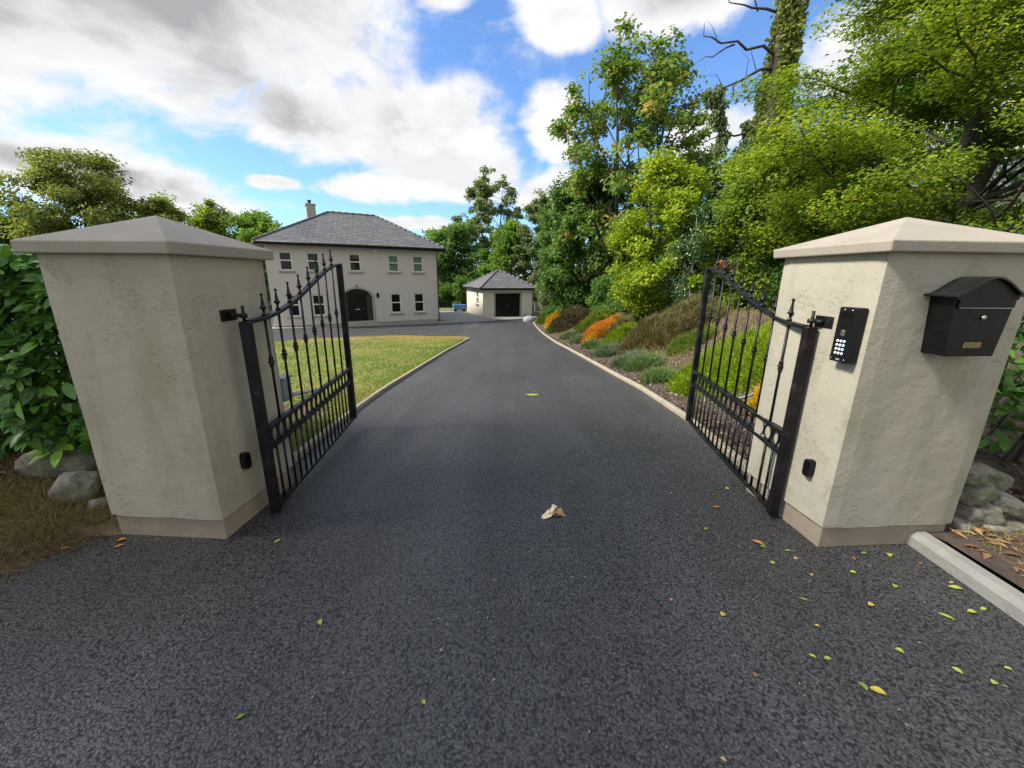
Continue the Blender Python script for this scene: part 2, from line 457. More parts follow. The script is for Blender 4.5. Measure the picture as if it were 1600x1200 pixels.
# ground: one sheet out to the horizon, dropped under the drive and lawn
def axis(fine, far, step):
    a = np.arange(-fine, fine + 1e-6, step)
    e = fine + np.cumsum(np.geomspace(step * 2, far / 4, 16))
    return np.concatenate([-e[::-1], a, e])
gx = axis(26, 900, .8); gy = axis(26, 900, .8) + 18
X, Y = np.meshgrid(gx, gy)
Z = T(X, Y) - .12
tag(grid_mesh('ground', X, Y, Z, M['ground']), kind='structure')

# asphalt drive
ys = np.concatenate([np.arange(-8, 2.2, .3), np.arange(2.2, 34, .35)])
us = np.linspace(0, 1, 13)
def drive_left(y):
    return np.interp(y, [-8, -2, 1.2, 1.9, 2.3, 2.9, 4.95, 6.3, 12.7, 18.4, 18.6], [-5.5, -5.0, -3.2, -2.72, -2.5, -1.9, -2.065, -2.12, -2.1, -1.95, -1.95])
YY = np.repeat(ys[:, None], len(us), 1)
XL = drive_left(ys); XR = np.where(ys < 2.2, 2.62 + np.clip(-ys, 0, 8) * .0, KR(ys))
XX = XL[:, None] + (XR - XL)[:, None] * us[None, :]
tag(grid_mesh('drive', XX, YY, D(YY), M['asphalt']), kind='structure')
# ring of asphalt before the house
ry = np.arange(8.5, 34.1, .5); rx = np.linspace(-24, -1.8, 40)
X, Y = np.meshgrid(rx, ry)
tag(grid_mesh('turning_area', X, Y, D(Y) - .004, M['asphalt']), kind='structure')
# lawn: slab with its own edge, lying on the ground
lawn_right = [(-1.98, 2.6), (-2.1, 4.95), (-2.17, 6.3), (-2.17, 8.5), (-2.15, 12.7), (-2.02, 17.6), (-2.02, 18.3)]
lawn_far = [(-2.2, 18.75), (-3.2, 19.1), (-4.6, 19.35), (-5.8, 19.25), (-7.1, 18.6), (-8.4, 17.4), (-9.4, 15.6), (-10.4, 13.0), (-11.0, 9), (-11.2, 2.6)]
def lawn_xl(y):
    return np.interp(y, [2.6, 9, 13, 15.6, 17.4, 18.6, 19.25, 19.35], [-11.2, -11.0, -10.4, -9.4, -8.4, -7.1, -5.8, -4.6])
def lawn_xr(y):
    return np.interp(y, [2.6, 2.95, 4.95, 6.3, 8.5, 12.7, 17.6, 18.3, 18.75, 19.1, 19.35], [-2.0, -2.0, -2.1, -2.17, -2.17, -2.15, -2.02, -2.02, -2.2, -3.2, -4.6])
ly = np.concatenate([np.arange(2.95, 18, .35), np.linspace(18, 19.34, 12)])
lu = np.linspace(0, 1, 34)
YY = np.repeat(ly[:, None], len(lu), 1)
a, b = lawn_xl(ly)[:, None], lawn_xr(ly)[:, None]
XX = a + (b - a) * lu[None, :]
ZZ = D(YY) + .045 + .012 * np.sin(2.1 * XX + YY) * np.cos(1.3 * YY)
edge = (lu[None, :] == 0) | (lu[None, :] == 1) | (YY == ly[-1])
ZZ = np.where(edge, D(YY) - .02, ZZ)
tag(grid_mesh('lawn', XX, YY, ZZ, M['lawn']), kind='structure')
# verge on the left of the gate, bed on the right of it
vx = np.linspace(-9, -1.0, 60); vy = np.linspace(1.0, 5.0, 40)
X, Y = np.meshgrid(vx, vy)
edgex = np.where(Y > 2.16, -2.2, -2.52 - (2.16 - Y) * .62)
Z = D(Y) - .03 + .09 * sstep(-.02, .3, (edgex - X)) + .12 * sstep(.4, 1.6, edgex - X) + .5 * lump(X * 1.4, Y) * sstep(0, .3, edgex - X)
Z = np.where(X > edgex + .12, D(Y) - .3, Z); Z = np.where((Y > 2.3) & (X > -2.0), D(Y) - .3, Z)
def verge_z(x, y):
    e = np.where(y > 2.16, -2.2, -2.52 - (2.16 - y) * .62)
    return D(y) - .03 + .09 * sstep(-.02, .3, e - x) + .12 * sstep(.4, 1.6, e - x) + .5 * lump(x * 1.4, y) * sstep(0, .3, e - x)
tag(grid_mesh('verge', X, Y, Z, M['soil']), kind='structure')
# planted bank right of the drive
by = np.concatenate([np.arange(-3, 8, .22), np.arange(8, 40, .5)])
bd = np.concatenate([np.linspace(.03, 5, 34), np.linspace(5.4, 20, 16)])
YY = np.repeat(by[:, None], len(bd), 1)
XX = KR(by)[:, None] + bd[None, :]
def bank_z(x, y): return T(x, y) + lump(x, y) * sstep(.1, .6, np.asarray(x) - KR(y))
tag(grid_mesh('bank', XX, YY, bank_z(XX, YY), M['mulch']), kind='structure')

# concrete apron by the garage and paving along the house front
HO = Vector((-15.18, 25.38, -1.884)); HT = R(30.59)
GO = Vector((-2.578, 34.786, -1.884)); GTH = R(20)
def hw(x, y, z=0): return HO + Vector((math.cos(HT) * x - math.sin(HT) * y, math.sin(HT) * x + math.cos(HT) * y, z))
def gw(x, y, z=0): return GO + Vector((math.cos(GTH) * x - math.sin(GTH) * y, math.sin(GTH) * x + math.cos(GTH) * y, z))
def slab(name, poly, top, thick, mat):
    b = MB(); n = len(poly)
    vs = [(p[0], p[1], (D(p[1]) if top is None else top) + .03) for p in poly] + [(p[0], p[1], -2.2) for p in poly]
    b.add(vs, [tuple(range(n))] + [(i, n + i, n + (i + 1) % n, (i + 1) % n) for i in range(n)])
    return tag(b.build(name, mat), kind='structure')
pv = [hw(-1.2, -1.0), hw(3, -1.0), hw(7, -1.0), hw(11.6, -1.0), hw(11.6, .3), hw(7, .3), hw(3, .3), hw(-1.2, .3)]
slab('house_paving', [(p.x, p.y) for p in pv], None, .1, M['concrete_pale'])
ap = [hw(11.62, -1.0), gw(-.3, -3.0), gw(4.6, -1.2), gw(4.9, .3), gw(-.1, .3), gw(-.1, 6.5), gw(-7, 8), hw(11.62, 5)]
slab('garage_apron', [(p.x, p.y) for p in ap], -1.884, .1, M['concrete_pale'])

# kerbs: precast edgings laid end to end
def kerb(name, line, w, up, side, mat, label_len=.9, z=D, chamfer=.012):
    root = empty(name); tag(root, kind='structure')
    pts = [Vector((x, y, 0)) for x, y in line]
    L = [0]
    for a, b in zip(pts, pts[1:]): L.append(L[-1] + (b - a).length)
    def at(s):
        s = min(max(s, 0), L[-1])
        k = max(i for i in range(len(L)) if L[i] <= s + 1e-9); k = min(k, len(pts) - 2)
        return pts[k].lerp(pts[k + 1], (s - L[k]) / (L[k + 1] - L[k]))
    n = max(1, round(L[-1] / label_len)); step = L[-1] / n
    for i in range(n):
        jz = random.uniform(-.004, .004); b = MB(); vs = []
        for s in (i * step + .003, (i + .5) * step, (i + 1) * step - .003):
            p = at(s); t = (at(s + .02) - at(s - .02)).normalized(); nrm = Vector((t.y, -t.x, 0)) * side
            zz = float(z(p.y))
            for o, h in ((0, -.12), (0, up - chamfer), (chamfer, up), (w - chamfer, up), (w, up - chamfer), (w, -.12)):
                q = p + nrm * o; vs.append((q.x, q.y, zz + h + jz))
        fs = []
        for k in range(2):
            for j in range(5): fs.append((k * 6 + j, k * 6 + j + 1, k * 6 + 7 + j, k * 6 + 6 + j))
        fs += [tuple(range(5, -1, -1)), tuple(range(12, 18))]
        b.add(vs, fs); b.build('kerb_stone', mat, root)
    return root
rk = [(float(KR(y)), y) for y in (2.95, 3.6, 4.65, 5.6, 6.4, 7.2, 8, 10, 12.4, 15, 17.15, 20, 22.5, 25.2, 28, 30.8, 31.8)]
kerb('kerb_right', rk, .075, .06, 1, M['concrete'])
lk = [(-1.9, 2.95), (-2.065, 4.95), (-2.12, 6.3), (-2.12, 8.5), (-2.1, 12.7), (-1.97, 17.6), (-1.97, 18.32), (-2.15, 18.8), (-3.2, 19.17)]
kerb('kerb_left', lk, .07, .06, -1, M['concrete'])
kerb('road_kerb', [(2.615, 2.19), (2.59, 1.4), (2.57, .6), (2.55, -.3), (2.53, -1.2)], .12, .095, 1, M['concrete_pale'], 3.4, chamfer=.03)

# ---------------------------------------------------------------- gate pillars
def pillar(c, w, dpt, rz, h, apex, capband, label):
    t = empty('gate_pillar', (c[0], c[1], 0), rz); tag(t, label, 'gate pillar', 'rendered pillars at the gate')
    hw_, hd = w / 2, dpt / 2
    b = MB(); pz = .146
    b.box(-hw_ + .018, hw_ - .018, -hd + .018, hd - .018, -.35, pz + .01, bev=.006)
    b.build('plinth', M['plinth'], t)
    # shaft with slightly uneven faces: grid on each side
    n, m = 10, 22
    V = []; F = []
    ring = []
    for k in range(4):
        for i in range(n):
            u = -1 + 2 * i / n
            ring.append([(u, -1), (1, u), (-u, 1), (-1, -u)][k])
    for j in range(m + 1):
        z = pz + (h - pz) * j / m
        for (u, v) in ring:
            j1 = .0005 * math.sin(5.1 * u + 7 * z + 2 * v) + .0003 * math.sin(13 * z + 9 * v - 4 * u)
            kk = 1 + j1 / hw_ * 1.2
            # rounded corners
            r = .03
            cx, cy = u * hw_, v * hd
            if abs(u) == 1 and abs(v) == 1: cx -= math.copysign(.007, u); cy -= math.copysign(.007, v)
            V.append((cx * kk, cy * kk, z + (random.uniform(-.004, .004) if j == 0 else 0)))
    N = 4 * n
    for j in range(m):
        for i in range(N): F.append((j * N + i, j * N + (i + 1) % N, (j + 1) * N + (i + 1) % N, (j + 1) * N + i))
    b = MB(); b.add(V, F, 0, False); b.add(V[:N], [tuple(range(N - 1, -1, -1))]); b.build('shaft', M['plaster'], t)
    o = .045
    b = MB(); x, y = hw_ + o, hd + o; e = .004
    vs = [(-x, -y, h), (x, -y, h), (x, y, h), (-x, y, h), (-x - e, -y - e, h + capband), (x + e, -y - e, h + capband), (x + e, y + e, h + capband), (-x - e, y + e, h + capband), (0, 0, apex)]
    b.add(vs, [(3, 2, 1, 0), (0, 1, 5, 4), (1, 2, 6, 5), (2, 3, 7, 6), (3, 0, 4, 7), (4, 5, 8), (5, 6, 8), (6, 7, 8), (7, 4, 8)])
    o2 = b.build('cap', M['cap'], t)
    bv = o2.modifiers.new('bevel', 'BEVEL'); bv.width = .007; bv.segments = 2
    return t
M['cap'] = simple('painted cap', (0.335, 0.295, 0.238), (0.285, 0.25, 0.20), 0.75, 3.5, 0.25, 60)
RPC = (2.29, 2.49)
RPIL = pillar(RPC, .86, .735, R(3.8), 1.735, 1.955, .055, 'cream rendered pillar carrying the black mailbox and the keypad')
LPC = (-2.10, 2.50)
LPIL = pillar(LPC, .735, .735, R(-3.2), 1.69, 1.925, .062, 'weathered cream rendered pillar with green streaks beside the lawn and the grey operator box')

# ---------------------------------------------------------------- gates
FIN = [(.011, 0), (.017, .004), (.017, .012), (.0085, .016), (.0085, .04), (.016, .046), (.024, .054), (.016, .062), (.013, .068), (.005, .125), (.005, .128), (.0095, .133), (.0095, .142), (.004, .148)]
KNU = [(.008, -.045), (.012, -.036), (.017, -.02), (.012, -.012), (.0215, -.004), (.0215, .004), (.012, .012), (.017, .02), (.012, .036), (.008, .045)]
def shared(name, mb, mat):
    o = mb.build(name, mat); me = o.data; bpy.data.objects.remove(o); return me
fin_me = shared('finial', MB().lathe(FIN, n=8), M['iron'])
knu_me = shared('knuckle', MB().lathe(KNU, n=8), M['iron'])
_rg = MB()
_pts = [(.046 * math.cos(2 * math.pi * i / 16), 0, .046 * math.sin(2 * math.pi * i / 16)) for i in range(17)]
_rg.tube(_pts, .0085, 6, caps=False)
ring_me = shared('ring', _rg, M['iron'])
def gate(hinge, free, flip, label):
    d = Vector((free[0] - hinge[0], free[1] - hinge[1], 0)); L = d.length
    t = empty('gate', (hinge[0], hinge[1], 0), math.atan2(d.y, d.x)); tag(t, label, 'gate', 'black iron gates of the drive')
    zb, zt, z1, z2 = .035, 1.315, .61, .47
    def top(s): u = min(max((s - .05) / (L - .05), 0), 1); return zt + .385 * (u ** 1.12) ** 2 * (3 - 2 * u ** 1.12)
    hp = MB().box(-.028, .028, -.028, .028, zb - .015, zt + .005, bev=.004)
    hp = hp.build('hinge_post', M['iron'], t)
    pin = MB().tube([(-.005, 0, zt), (-.005, 0, zt + .10)], .009, 8).build('pin', M['iron'], hp)
    MB().box(L - .055, L, -.026, .026, zb, top(L) - .012, bev=.004).build('end_post', M['iron'], t)
    # curved top rail
    n = 28; vs = []; 
    for i in range(n + 1):
        s = .034 + (L - .034) * i / n; z = top(s)
        for y, h in ((-.024, -.011), (-.024, .006), (-.017, .011), (.017, .011), (.024, .006), (.024, -.011)): vs.append((s, y, z + h))
    fs = []
    for i in range(n):
        for k in range(6): fs.append((i * 6 + k, i * 6 + (k + 1) % 6, i * 6 + 6 + (k + 1) % 6, i * 6 + 6 + k))
    fs += [tuple(range(5, -1, -1)), tuple(n * 6 + k for k in range(6))]
    MB().add(vs, fs, 0, False).build('top_rail', M['iron'], t)
    for z, hgt in ((z1, .013), (z2, .012)): MB().box(.033, L - .056, -.02, .02, z - hgt, z + hgt, bev=.003).build('middle_rail', M['iron'], t)
    MB().box(.033, L - .056, -.02, .02, zb, zb + .025, bev=.003).build('bottom_rail', M['iron'], t)
    nb = 8; pitch = (L - .09) / (nb + 1)
    for i in range(1, nb + 1):
        s = .034 + pitch * i
        r = .0085
        b = MB().tube([(s, 0, z1 + .012), (s, 0, top(s) - .009)], r, 8).build('bar', M['iron'], t)
        f = link('finial', fin_me, None, b); f.location = (s, 0, top(s) + .009)
        zk = z1 + (top(s) - z1) * .58 + .0
        k = link('knuckle', knu_me, None, b); k.location = (s, 0, zk)
        MB().tube([(s, 0, zb + .02), (s, 0, z2 - .011)], r, 8).build('lower_bar', M['iron'], t)
    for i in range(nb + 1):
        s = .034 + pitch * (i + .5)
        MB().tube([(s, 0, zb + .02), (s, 0, z2 - .011)], .0085, 8).build('lower_bar', M['iron'], t)
    nr = 2 * nb + 1; 
    for i in range(nr):
        o = link('ring', ring_me, None, t); o.location = (.034 + pitch * .5 * (i + 1), 0, (z1 + z2) / 2 - .0005); o.scale = (1, 1, 1.24)
    return t
LH, LF = (-1.617, 2.41), (-1.783, 4.255)
RH, RF = (1.818, 2.435), (2.008, 4.275)
gate(LH, LF, 1, 'black wrought iron gate leaf open beside the lawn, hung on the streaked pillar')
gate(RH, RF, -1, 'black wrought iron gate leaf open beside the bark mulch bed, hung on the mailbox pillar')

def hinge(pin, wall, pil):
    """wall bracket: plate on the pillar, threaded eye bolt reaching the gate pin"""
    p = Vector((pin[0], pin[1], 1.355)); w = Vector((wall[0], wall[1], 1.355))
    d = (w - p); L = d.length
    t = empty('hinge_bracket', p, math.atan2(d.y, d.x))
    t.parent = pil; t.matrix_parent_inverse = (Matrix.Translation(pil.location) @ Matrix.Rotation(pil.rotation_euler.z, 4, 'Z')).inverted()
    nx = wall[0] - pin[0]
    a = pil.rotation_euler.z + (0 if nx > 0 else math.pi) - t.rotation_euler.z      # plate lies flat on the pillar face
    MB().box(-.008, .004, -.055, .075, -.034, .034, bev=.003, mat=Matrix.Translation((L, 0, 0)) @ Matrix.Rotation(a, 4, 'Z')).build('plate', M['iron'], t)
    MB().tube([(.016, 0, 0), (L - .004, 0, 0)], .0125, 10).build('bolt', M['iron'], t)
    MB().lathe([(.010, -.014), (.022, -.012), (.022, .012), (.010, .014)], n=12).build('eye', M['iron'], t)
    MB().lathe([(.018, -.009), (.023, -.007), (.023, .007), (.018, .009)], n=6).build('nut', M['iron'], t).location = (L - .03, 0, 0)
    return t
hinge((-1.622, 2.41), (-1.733, 2.45), LPIL)
hinge((1.818, 2.435), (1.8675, 2.385), RPIL)

# ---------------------------------------------------------------- things fixed to the pillars
def on(pil, name, lx, ly, z, face, label, cat, group=None):
    """an Empty on a pillar face; local +x runs right along the face seen from outside, -y points out of it"""
    a = pil.rotation_euler.z
    c = pil.location + Vector((math.cos(a) * lx - math.sin(a) * ly, math.sin(a) * lx + math.cos(a) * ly, z))
    return tag(empty(name, c, a + face), label, cat, group)
# keypad intercom on the inner face of the right pillar (face looks to -x)
t = on(RPIL, 'intercom', -.43, -.275, 1.305, R(-90), 'black keypad intercom with silver buttons on the mailbox pillar', 'intercom')
MB().box(-.058, .058, -.060, .002, -.150, .150, bev=.006).build('housing', M['plastic'], t)
MB().box(-.053, .053, -.0615, -.058, -.145, .145, bev=.001).build('face_plate', M['plastic'], t)
MB().box(-.046, .040, -.0635, -.0605, .045, .125, bev=.001).build('camera_window', M['screen'], t)
bt = MB().box(-.012, .012, -.068, -.061, -.016, .016, bev=.004).build('call_button', M['steel'], t); bt.location = (0, 0, .012)
key_me = shared('key', MB().lathe([(.0082, 0), (.0082, .004), (.006, .006)], n=10), M['key'])
for r_ in range(4):
    for c_ in range(3):
        k = link('key', key_me, None, t); k.location = ((c_ - 1) * .0205, -.0615, -.034 - r_ * .0225); k.rotation_euler = (R(90), 0, 0)
scr = shared('screw', MB().lathe([(.0048, 0), (.0048, .002), (.003, .0035)], n=8), M['steel'])
for x, z in ((-.020, .136), (.028, .136), (-.040, -.134), (.040, -.134)):
    k = link('screw', scr, None, t); k.location = (x, -.0615, z); k.rotation_euler = (R(90), 0, 0)
MB().box(-.012, .012, -.0625, -.0612, -.139, -.130).build('maker_badge', M['grey_cover'], t)

def photocell(pil, lx, ly, z, face, label):
    t = on(pil, 'photocell', lx, ly, z, face, label, 'gate sensor', 'gate sensors on the pillars')
    prof = []
    for k in range(24):
        a = 2 * math.pi * k / 24; ex = 4
        c, s_ = math.cos(a), math.sin(a)
        prof.append((.027 * math.copysign(abs(c) ** (2 / ex), c), .055 * math.copysign(abs(s_) ** (2 / ex), s_)))
    b = MB().prism(prof, -.036, .002, 'y'); o = b.build('housing', M['plastic'], t)
    m_ = o.modifiers.new('bevel', 'BEVEL'); m_.width = .006; m_.segments = 2
    MB().prism([(x * .62, y * .42 + .016) for x, y in prof], -.0385, -.034, 'y').build('lens', M['screen'], t)
    return t
photocell(LPIL, .3675, -.13, .43, R(90), 'small black gate sensor low on the green streaked pillar')
photocell(RPIL, -.43, -.205, .465, R(-90), 'small black gate sensor low on the pillar below the keypad')

# mailbox on the front of the right pillar
t = on(RPIL, 'mailbox', .02, -.3675, 1.225, 0, 'black mailbox with wavy roof, round lock and brass name plate', 'mailbox')
bw = .148; dp = .115
b = MB(); 
vs = [(-bw + .0, -dp, 0), (bw - .0, -dp, 0), (bw + .03, -dp - .0, .30), (-bw - .03, -dp, .30), (-bw, .003, 0), (bw, .003, 0), (bw + .03, .003, .30), (-bw - .03, .003, .30)]
vs = [(-.135, -dp, 0), (.135, -dp, 0), (.168, -dp, .305), (-.168, -dp, .305), (-.135, .003, 0), (.135, .003, 0), (.168, .003, .305), (-.168, .003, .305)]
b.add(vs, [(0, 1, 2, 3), (5, 4, 7, 6), (4, 0, 3, 7), (1, 5, 6, 2), (0, 4, 5, 1), (3, 2, 6, 7)])
o = b.build('body', M['boxblack'], t); m_ = o.modifiers.new('bevel', 'BEVEL'); m_.width = .005; m_.segments = 2
def wave(u): return   .302 + .088 * (0.5 + 0.5 * math.cos(math.pi * max(-1, min(1, u)))) ** .85 
poly = []
N = 28
for i in range(N + 1):
    u = -1.16 + 2.32 * i / N; poly.append((u * .178, wave(u / 1.12) + .007))
low = [(x, z - .010) for x, z in reversed(poly)]
M['boxroof'] = simple('black enamel roof', (.006, .006, .007), (.010, .010, .011), .30, 14, .1, 160, spec=.5)
MB().prism(poly + low, -dp - .024, .003, 'y').build('roof', M['boxroof'], t)
fl = [(-.166, .285)] + [(u * .166, wave(u / 1.12 * .93) - .006) for u in [(-1 + 2 * i / 20) for i in range(21)]] + [(.166, .285)]
MB().prism(fl, -dp - .008, .002, 'y').build('gable', M['boxblack'], t)
MB().box(-.14, .15, -dp - .0125, -dp - .004, .243, .2465, bev=.001).build('flap_edge', M['grey_cover'], t)
MB().box(-.148, .155, -dp - .009, -dp + .001, .2465, .292, bev=.002).build('flap', M['boxblack'], t)
lk_ = MB().lathe([(.0125, 0), (.0125, .005), (.009, .009), (.004, .009)], n=16).build('lock', M['steel'], t); lk_.location = (.012, -dp, .198); lk_.rotation_euler = (R(90), 0, 0)
MB().box(-.012 - .035, .035 + .012, -dp - .003, -dp + .001, .043, .072, bev=.0015).build('name_plate', M['brass'], t)

# gate operators behind the pillars
t = tag(empty('gate_operator', (-2.03, 3.22, 0)), 'grey blue gate operator box standing behind the streaked pillar', 'gate operator', 'gate operators behind the pillars')
MB().box(-.14, .14, -.06, .06, .565, .755, bev=.008).build('cover', M['grey_cover'], t)
MB().box(-.148, .148, -.068, .068, .750, .770, bev=.004).build('lid', M['grey_cover'], t)
MB().box(-.05, .05, -.04, .04, -.1, .57, bev=.004).build('post', M['iron'], t)
MB().tube([(.10, .0, .60), (.20, .05, .612), (.30, .16, .612)], [.016, .018, .014], 8).build('arm', M['alu'], t)
t = tag(empty('gate_operator', (2.36, 3.05, 0)), 'pale gate operator arm reaching the gate beside the mulch bed', 'gate operator', 'gate operators behind the pillars')
MB().box(-.10, .10, -.05, .05, .50, .66, bev=.008).build('cover', M['grey_cover'], t)
MB().box(-.04, .04, -.03, .03, -.1, .51, bev=.004).build('post', M['iron'], t)
MB().box(-.30, -.04, .20, .24, .585, .605, bev=.003, mat=Matrix.Rotation(R(8), 4, 'Y')).build('arm', M['alu'], t)
MB().tube([(-.40, .22, .60), (-.29, .22, .64)], .014, 8).build('arm_end', M['alu'], t)
MB().tube([(-.06, .02, .6), (-.06, .22, .6)], .014, 8).build('arm_link', M['alu'], t)

# ---------------------------------------------------------------- house
def wall_panel(mb, W, H, z0, ops, arch=None, y=0.0, reveal=.1, mi=0):
    """front wall in local x,z with rectangular openings (x0,x1,z0,z1); reveals run back to y+reveal"""
    xs = sorted({0, W} | {v for o in ops for v in o[:2]}); zs = sorted({z0, H} | {v for o in ops for v in o[2:4]})
    for i in range(len(xs) - 1):
        for j in range(len(zs) - 1):
            cx, cz = (xs[i] + xs[i + 1]) / 2, (zs[j] + zs[j + 1]) / 2
            if any(o[0] < cx < o[1] and o[2] < cz < o[3] for o in ops): continue
            mb.add([(xs[i], y, zs[j]), (xs[i + 1], y, zs[j]), (xs[i + 1], y, zs[j + 1]), (xs[i], y, zs[j + 1])], [(0, 1, 2, 3)], mi)
    for (a, b, c, d) in ops:
        if arch and abs(a - arch[0]) < 1e-6:
            mb.add([(a, y, c), (a, y + reveal, c), (a, y + reveal, arch[2]), (a, y, arch[2])], [(0, 1, 2, 3)], mi)
            mb.add([(b, y, c), (b, y + reveal, c), (b, y + reveal, arch[2]), (b, y, arch[2])], [(3, 2, 1, 0)], mi)
            n = 20; P = [((a + b) / 2 - (b - a) / 2 * math.cos(math.pi * k / n), arch[2] + (arch[3] - arch[2]) * math.sin(math.pi * k / n)) for k in range(n + 1)]
            for k in range(n):
                mb.add([(P[k][0], y, P[k][1]), (P[k + 1][0], y, P[k + 1][1]), (P[k + 1][0], y, d), (P[k][0], y, d)], [(0, 1, 2, 3)], mi)
                mb.add([(P[k][0], y, P[k][1]), (P[k + 1][0], y, P[k + 1][1]), (P[k + 1][0], y + reveal, P[k + 1][1]), (P[k][0], y + reveal, P[k][1])], [(3, 2, 1, 0)], mi)
        else:
            q = [(a, c), (b, c), (b, d), (a, d)]
            for k in range(4):
                (u, v), (w, z) = q[k], q[(k + 1) % 4]
                mb.add([(u, y, v), (w, y, z), (w, y + reveal, z), (u, y + reveal, v)], [(3, 2, 1, 0)], mi)

def window(par, x0, x1, z0, z1, y, blind=None, sill=True):
    """sash-like casement: white frame with a transom, two panes, a dark room or a blind behind"""
    f = .068; zm = z0 + (z1 - z0) * .54
    b = MB()
    b.box(x0, x0 + f, y, y + .06, z0, z1); b.box(x1 - f, x1, y, y + .06, z0, z1)
    b.box(x0 + f, x1 - f, y + .001, y + .059, z1 - f, z1); b.box(x0 + f, x1 - f, y + .001, y + .059, z0, z0 + f); b.box(x0 + f, x1 - f, y - .006, y + .058, zm - .035, zm + .035)
    w = b.build('window', M['frame'], par)
    for a, c in ((z0 + f, zm - .035), (zm + .035, z1 - f)):
        MB().box(x0 + f, x1 - f, y + .024, y + .032, a, c).build('pane', M['glass'], w)
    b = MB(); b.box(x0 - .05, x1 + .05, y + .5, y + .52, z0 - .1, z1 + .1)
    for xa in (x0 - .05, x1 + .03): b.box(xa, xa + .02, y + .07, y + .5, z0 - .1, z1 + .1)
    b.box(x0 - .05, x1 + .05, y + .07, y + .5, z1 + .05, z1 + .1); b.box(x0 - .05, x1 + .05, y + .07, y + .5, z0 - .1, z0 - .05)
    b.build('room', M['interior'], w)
    if blind: MB().box(x0 + .02, x1 - .02, y + .10, y + .11, z0 + (z1 - z0) * blind[0], z1 - .01).build('blind', M[blind[1]], w)
    if sill: MB().box(x0 - .10, x1 + .12, y - .17, y + .0, z0 - .115, z0 - .005, bev=.01).build('sill', M['sill'], par)
    return w

def roof_slates(par, P, courses, width, lift=.016):
    """slates on a planar slope. P: eave left, eave right, top right, top left (world-free local coords)"""
    el, er, tr, tl = [Vector(p) for p in P]
    nrm = (er - el).cross(tl - el).normalized()
    if nrm.z < 0: nrm = -nrm
    up = nrm.cross((er - el).normalized()); up = up if up.z > 0 else -up
    V = []; F = []; rn = []
    for k in range(courses):
        a, b = k / courses, (k + 1) / courses + .25 / courses
        l0, r0 = el.lerp(tl, a), er.lerp(tr, a)
        b_ = min(b, 1.0); l1, r1 = el.lerp(tl, b_), er.lerp(tr, b_)
        L = (r0 - l0).length; n = max(1, int(L / width)); off = (k % 2) * .5
        for i in range(-1, n + 1):
            u0, u1 = (i + off) / n + .006 / max(L, .1), (i + 1 + off) / n - .006 / max(L, .1)
            u0, u1 = max(0, u0), min(1, u1)
            if u1 - u0 < .004: continue
            j = random.uniform(0, .006)
            q = [l0.lerp(r0, u0), l0.lerp(r0, u1), l1.lerp(r1, u1), l1.lerp(r1, u0)]
            t0 = nrm * (lift + j); t1 = nrm * .004
            base = len(V)
            V += [tuple(q[0] + t0), tuple(q[1] + t0), tuple(q[2] + t1), tuple(q[3] + t1), tuple(q[0]), tuple(q[1])]
            F += [(base, base + 1, base + 2, base + 3), (base + 4, base + 5, base + 1, base)]
            c = min(1, max(0, random.gauss(.5, .22))); rn += [c, c]
    return V, F, rn
def hip_roof(par, x0, x1, y0, y1, ze, zr, ridge, courses, width, chimneys=()):
    """ridge: (xa, xb) along x at mid depth"""
    ym = (y0 + y1) / 2; xa, xb = ridge
    A, B, C_, D_ = (x0, y0, ze), (x1, y0, ze), (x1, y1, ze), (x0, y1, ze); E_, G_ = (xa, ym, zr), (xb, ym, zr)
    core = MB(); core.add([A, B, C_, D_, E_, G_], [(0, 1, 5, 4), (1, 2, 5), (2, 3, 4, 5), (3, 0, 4), (3, 2, 1, 0)])
    rf = core.build('roof', M['fascia'], par)
    V = []; F = []; rn = []
    for P in ((A, B, G_, E_), (B, C_, G_, G_), (C_, D_, E_, G_), (D_, A, E_, E_)):
        v, f, r_ = roof_slates(rf, P, courses, width); o = len(V); V += v; F += [tuple(i + o for i in q) for q in f]; rn += r_
    s = link('slates', np_mesh('slates', V, F, rn), M['slate'], rf); s['kind'] = 'stuff'
    # hip and ridge tiles
    tiles = MB()
    for a, b in ((A, E_), (B, G_), (C_, G_), (D_, E_), (E_, G_)):
        a, b = Vector(a), Vector(b); n = max(1, int((b - a).length / .45))
        for i in range(n):
            p, q = a.lerp(b, i / n), a.lerp(b, (i + .97) / n)
            tiles.tube([p + Vector((0, 0, .02)), q + Vector((0, 0, .03))], .075, 6)
    tl = tiles.build('ridge_tiles', M['ridge'], rf); tl['kind'] = 'stuff'
    return rf
M['ridge'] = simple('ridge tile', (0.10, 0.098, 0.10), (0.07, 0.068, 0.07), 0.6, 4)

H = tag(empty('house', HO, HT), 'two storey cream house with grey slate hip roof and arched black front door', 'house')
W_, DP, EV = 11.06, 9.0, 5.22
UP = [(1.10, .72), (2.66, .72), (5.20, .74), (7.80, .74), (9.56, .74)]; LO = [(1.20, .72), (2.70, .74), (7.80, .74), (9.52, .74)]
wins = [(c - w / 2, c + w / 2, 3.70, 4.83) for c, w in UP] + [(c - w / 2, c + w / 2, .82, 2.18) for c, w in LO]
door = (4.20, 6.14, .34, 2.62)
b = MB(); wall_panel(b, W_, EV, .24, wins + [door], (4.20, 6.14, 1.86, 2.54), 0, .16)
b.add([(0, 0, .24), (0, DP, .24), (0, DP, EV), (0, 0, EV)], [(0, 1, 2, 3)]); b.add([(W_, 0, .24), (W_, DP, .24), (W_, DP, EV), (W_, 0, EV)], [(3, 2, 1, 0)]); b.add([(0, DP, .24), (W_, DP, .24), (W_, DP, EV), (0, DP, EV)], [(0, 1, 2, 3)])
b.build('wall', M['house_wall'], H)
